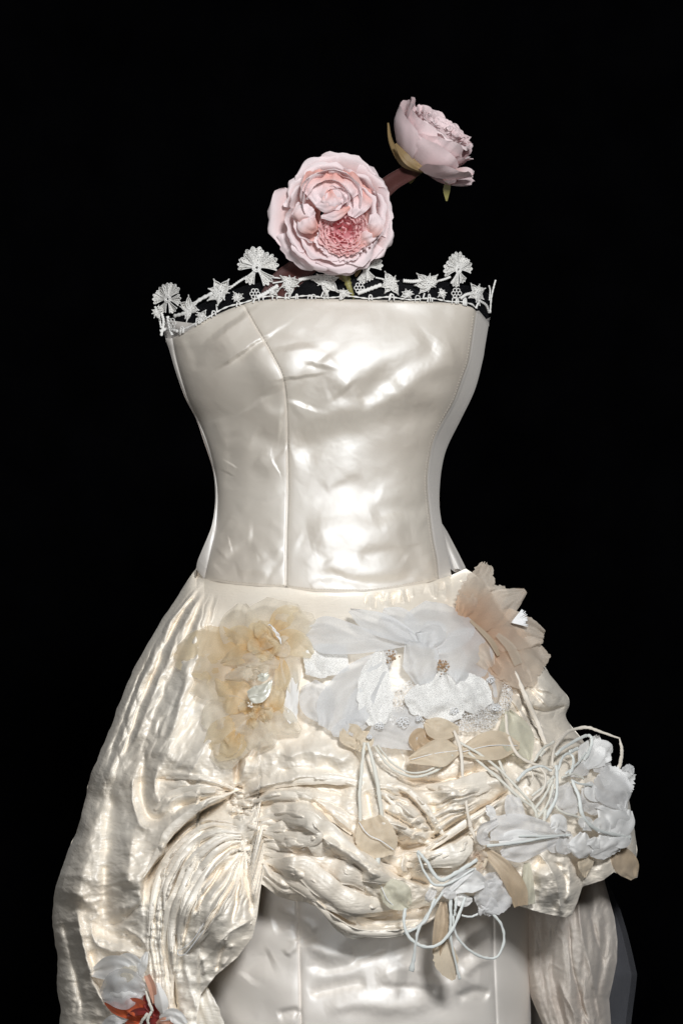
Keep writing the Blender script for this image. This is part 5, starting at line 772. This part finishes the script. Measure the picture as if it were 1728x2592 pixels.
for pts, r in [([(1025, 2300, 32), (1022, 2337, 40), (1037, 2375, 44), (1072, 2397, 46), (1110, 2392, 48), (1142, 2357, 50), (1165, 2307, 48), (1177, 2272, 42)], 6.2), ([(1245, 2312, 30), (1267, 2340, 34), (1275, 2380, 32), (1260, 2420, 28), (1237, 2427, 26), (1205, 2417, 28), (1175, 2395, 30), (1152, 2362, 34), (1145, 2320, 36)], 5), ([(1100, 2275, 40), (1080, 2325, 48), (1060, 2350, 50), (1052, 2387, 48), (1047, 2425, 40), (1040, 2460, 34)], [6, 6, 6, 5, 6, 11]), ([(1140, 2275, 36), (1140, 2325, 40), (1140, 2375, 36), (1153, 2440, 26), (1163, 2480, 20)], [7, 6, 5, 4, 6]), ([(1055, 2157, 36), (1070, 2200, 42), (1092, 2235, 48), (1110, 2242, 50), (1140, 2235, 50), (1200, 2200, 44)], [4, 4, 5, 5, 5, 4]), ([(1056, 2155, 38), (1078, 2180, 44), (1100, 2215, 48), (1120, 2228, 52), (1155, 2210, 52), (1208, 2177, 40)], [6, 6, 7, 7, 8, 7]), ([(1210, 2314, 24), (1190, 2322, 28), (1168, 2318, 30)], 4), ([(1120, 2260, 40), (1085, 2310, 42), (1060, 2345, 36), (1020, 2365, 28)], 5), ([(1155, 2275, 38), (1152, 2300, 40), (1150, 2320, 36)], 5)]: cord('cord_loop', pts, r, M['cord_cool'], wf4)
sash = thing('organza_leaf', 'narrow brown beige organza leaf hanging diagonally beside the glossy right puff', 'leaf', (1230, 2157, 440))
patch('leaf_blade', [(1222, 2150, 22), (1272, 2195, 34), (1308, 2250, 30), (1318, 2294, 20)], [10, 20, 24, 18], M['leaf_brown'], sash, wav=6, crease=6); patch('leaf_blade', [(1333, 2185, 18), (1337, 2240, 26), (1342, 2290, 16)], [8, 13, 14, 12], M['leaf_green'], sash, wav=4)
patch('leaf_blade', [(1230, 2160, 24), (1200, 2195, 30), (1170, 2215, 20)], [10, 20, 18, 6], M['leaf'], sash, wav=8, jag=.12); ruffles(sash, 1208, 2178, 22, 7, M['beige'], 20, 22, 'leaf_ruffle', 8)

# ------------------------------------------------------------------ lily at the lower left
ly = thing('silk_lily', 'white silk lily with red orange throat at the bottom left of the skirt', 'flower', (380, 2570, 480))
for nm, sp, wd, m, kw in [('petal', [(360, 2480, 14), (300, 2452, 30), (230, 2464, 20)], [10, 26, 32, 8], Ws, dict(wav=9, crease=8)), ('petal', [(358, 2475, 12), (326, 2444, 24), (288, 2430, 14)], [12, 28, 26, 4], Ws, dict(wav=9)), ('petal', [(368, 2505, 20), (312, 2505, 38), (254, 2522, 24)], [12, 48, 48, 12], M['white_org'], dict(wav=12, crease=8)), ('petal', [(360, 2520, 16), (310, 2510, 30), (262, 2520, 18)], [10, 38, 38, 12], Ws, dict(wav=10)), ('throat_petal', [(385, 2572, 20), (342, 2550, 36), (308, 2546, 26)], [5, 22, 20, 4], M['orange'], dict(wav=5, crease=6)), ('throat_petal', [(350, 2580, 16), (304, 2558, 28), (266, 2538, 18)], [6, 14, 15, 4], M['orange'], dict(wav=5)), ('throat_petal', [(372, 2470, 24), (384, 2500, 32), (392, 2540, 22)], [8, 10, 9, 5], M['salmon'], dict(crease=4)), ('petal', [(396, 2490, 22), (408, 2535, 34), (413, 2568, 24)], [7, 15, 17, 6], Ws, dict(crease=-8)), ('petal', [(404, 2580, 22), (436, 2570, 32), (470, 2596, 18)], [6, 14, 18, 10], Ws, dict(wav=7)),
    ('throat_petal', [(400, 2600, 16), (420, 2590, 26), (445, 2600, 16)], [12, 16, 16, 8], M['salmon'], dict(wav=4)), ('petal', [(262, 2600, 14), (290, 2585, 26), (322, 2580, 16)], [10, 16, 14, 5], Ws, dict(wav=6)), ('throat_petal', [(380, 2600, 6), (380, 2570, 8), (400, 2550, 6)], [30, 34, 24, 8], M['dark_red'], dict(wav=5)), ('throat_petal', [(390, 2560, 30), (350, 2562, 40), (322, 2572, 30)], [3, 9, 8, 2], M['dark_red'], dict(wav=3, crease=4)), ('throat_petal', [(366, 2520, 26), (372, 2545, 38), (380, 2566, 34)], [3, 8, 7, 2], M['dark_red'], dict(wav=3)), ('petal', [(345, 2450, 22), (318, 2468, 36), (300, 2490, 28)], [6, 18, 18, 6], M['cream'], dict(wav=8)), ('throat_petal', [(320, 2600, 10), (340, 2590, 18), (355, 2580, 10)], [10, 14, 10, 4], M['orange'], dict(wav=4)), ('petal', [(355, 2470, 18), (362, 2440, 24), (372, 2410, 18)], [6, 12, 10, 3], Ws, dict(wav=5))]: patch(nm, sp, wd, m, ly, **kw)
for pts in ([(368, 2510, 40), (378, 2540, 46), (386, 2562, 40)], [(378, 2600, 40), (374, 2580, 46), (384, 2562, 42)], [(352, 2600, 38), (362, 2582, 44), (374, 2566, 40)]): cord('stamen', pts, [4, 6, 5], M['cord'], ly)
# frayed inner layer of the overskirt at the very bottom, and loose threads
patch('overskirt_lining', [(500, 2480, -70), (515, 2540, -60), (545, 2640, -60)], [12, 24, 34, 36], M['silk'], dress, wav=12, jag=.06, nu=17)
b = Bag(); q = cr([(520, 2330, 66), (490, 2378, 62), (462, 2402, 60), (450, 2408, 60), (452, 2418, 60), (468, 2416, 60), (490, 2390, 60), (520, 2350, 62)], 50); q[:, 2] += dsoft(q[:, 0], q[:, 1]) - 16; tube(b, q, 1.1); b.build('loose_thread', M['white_thread'], dress)
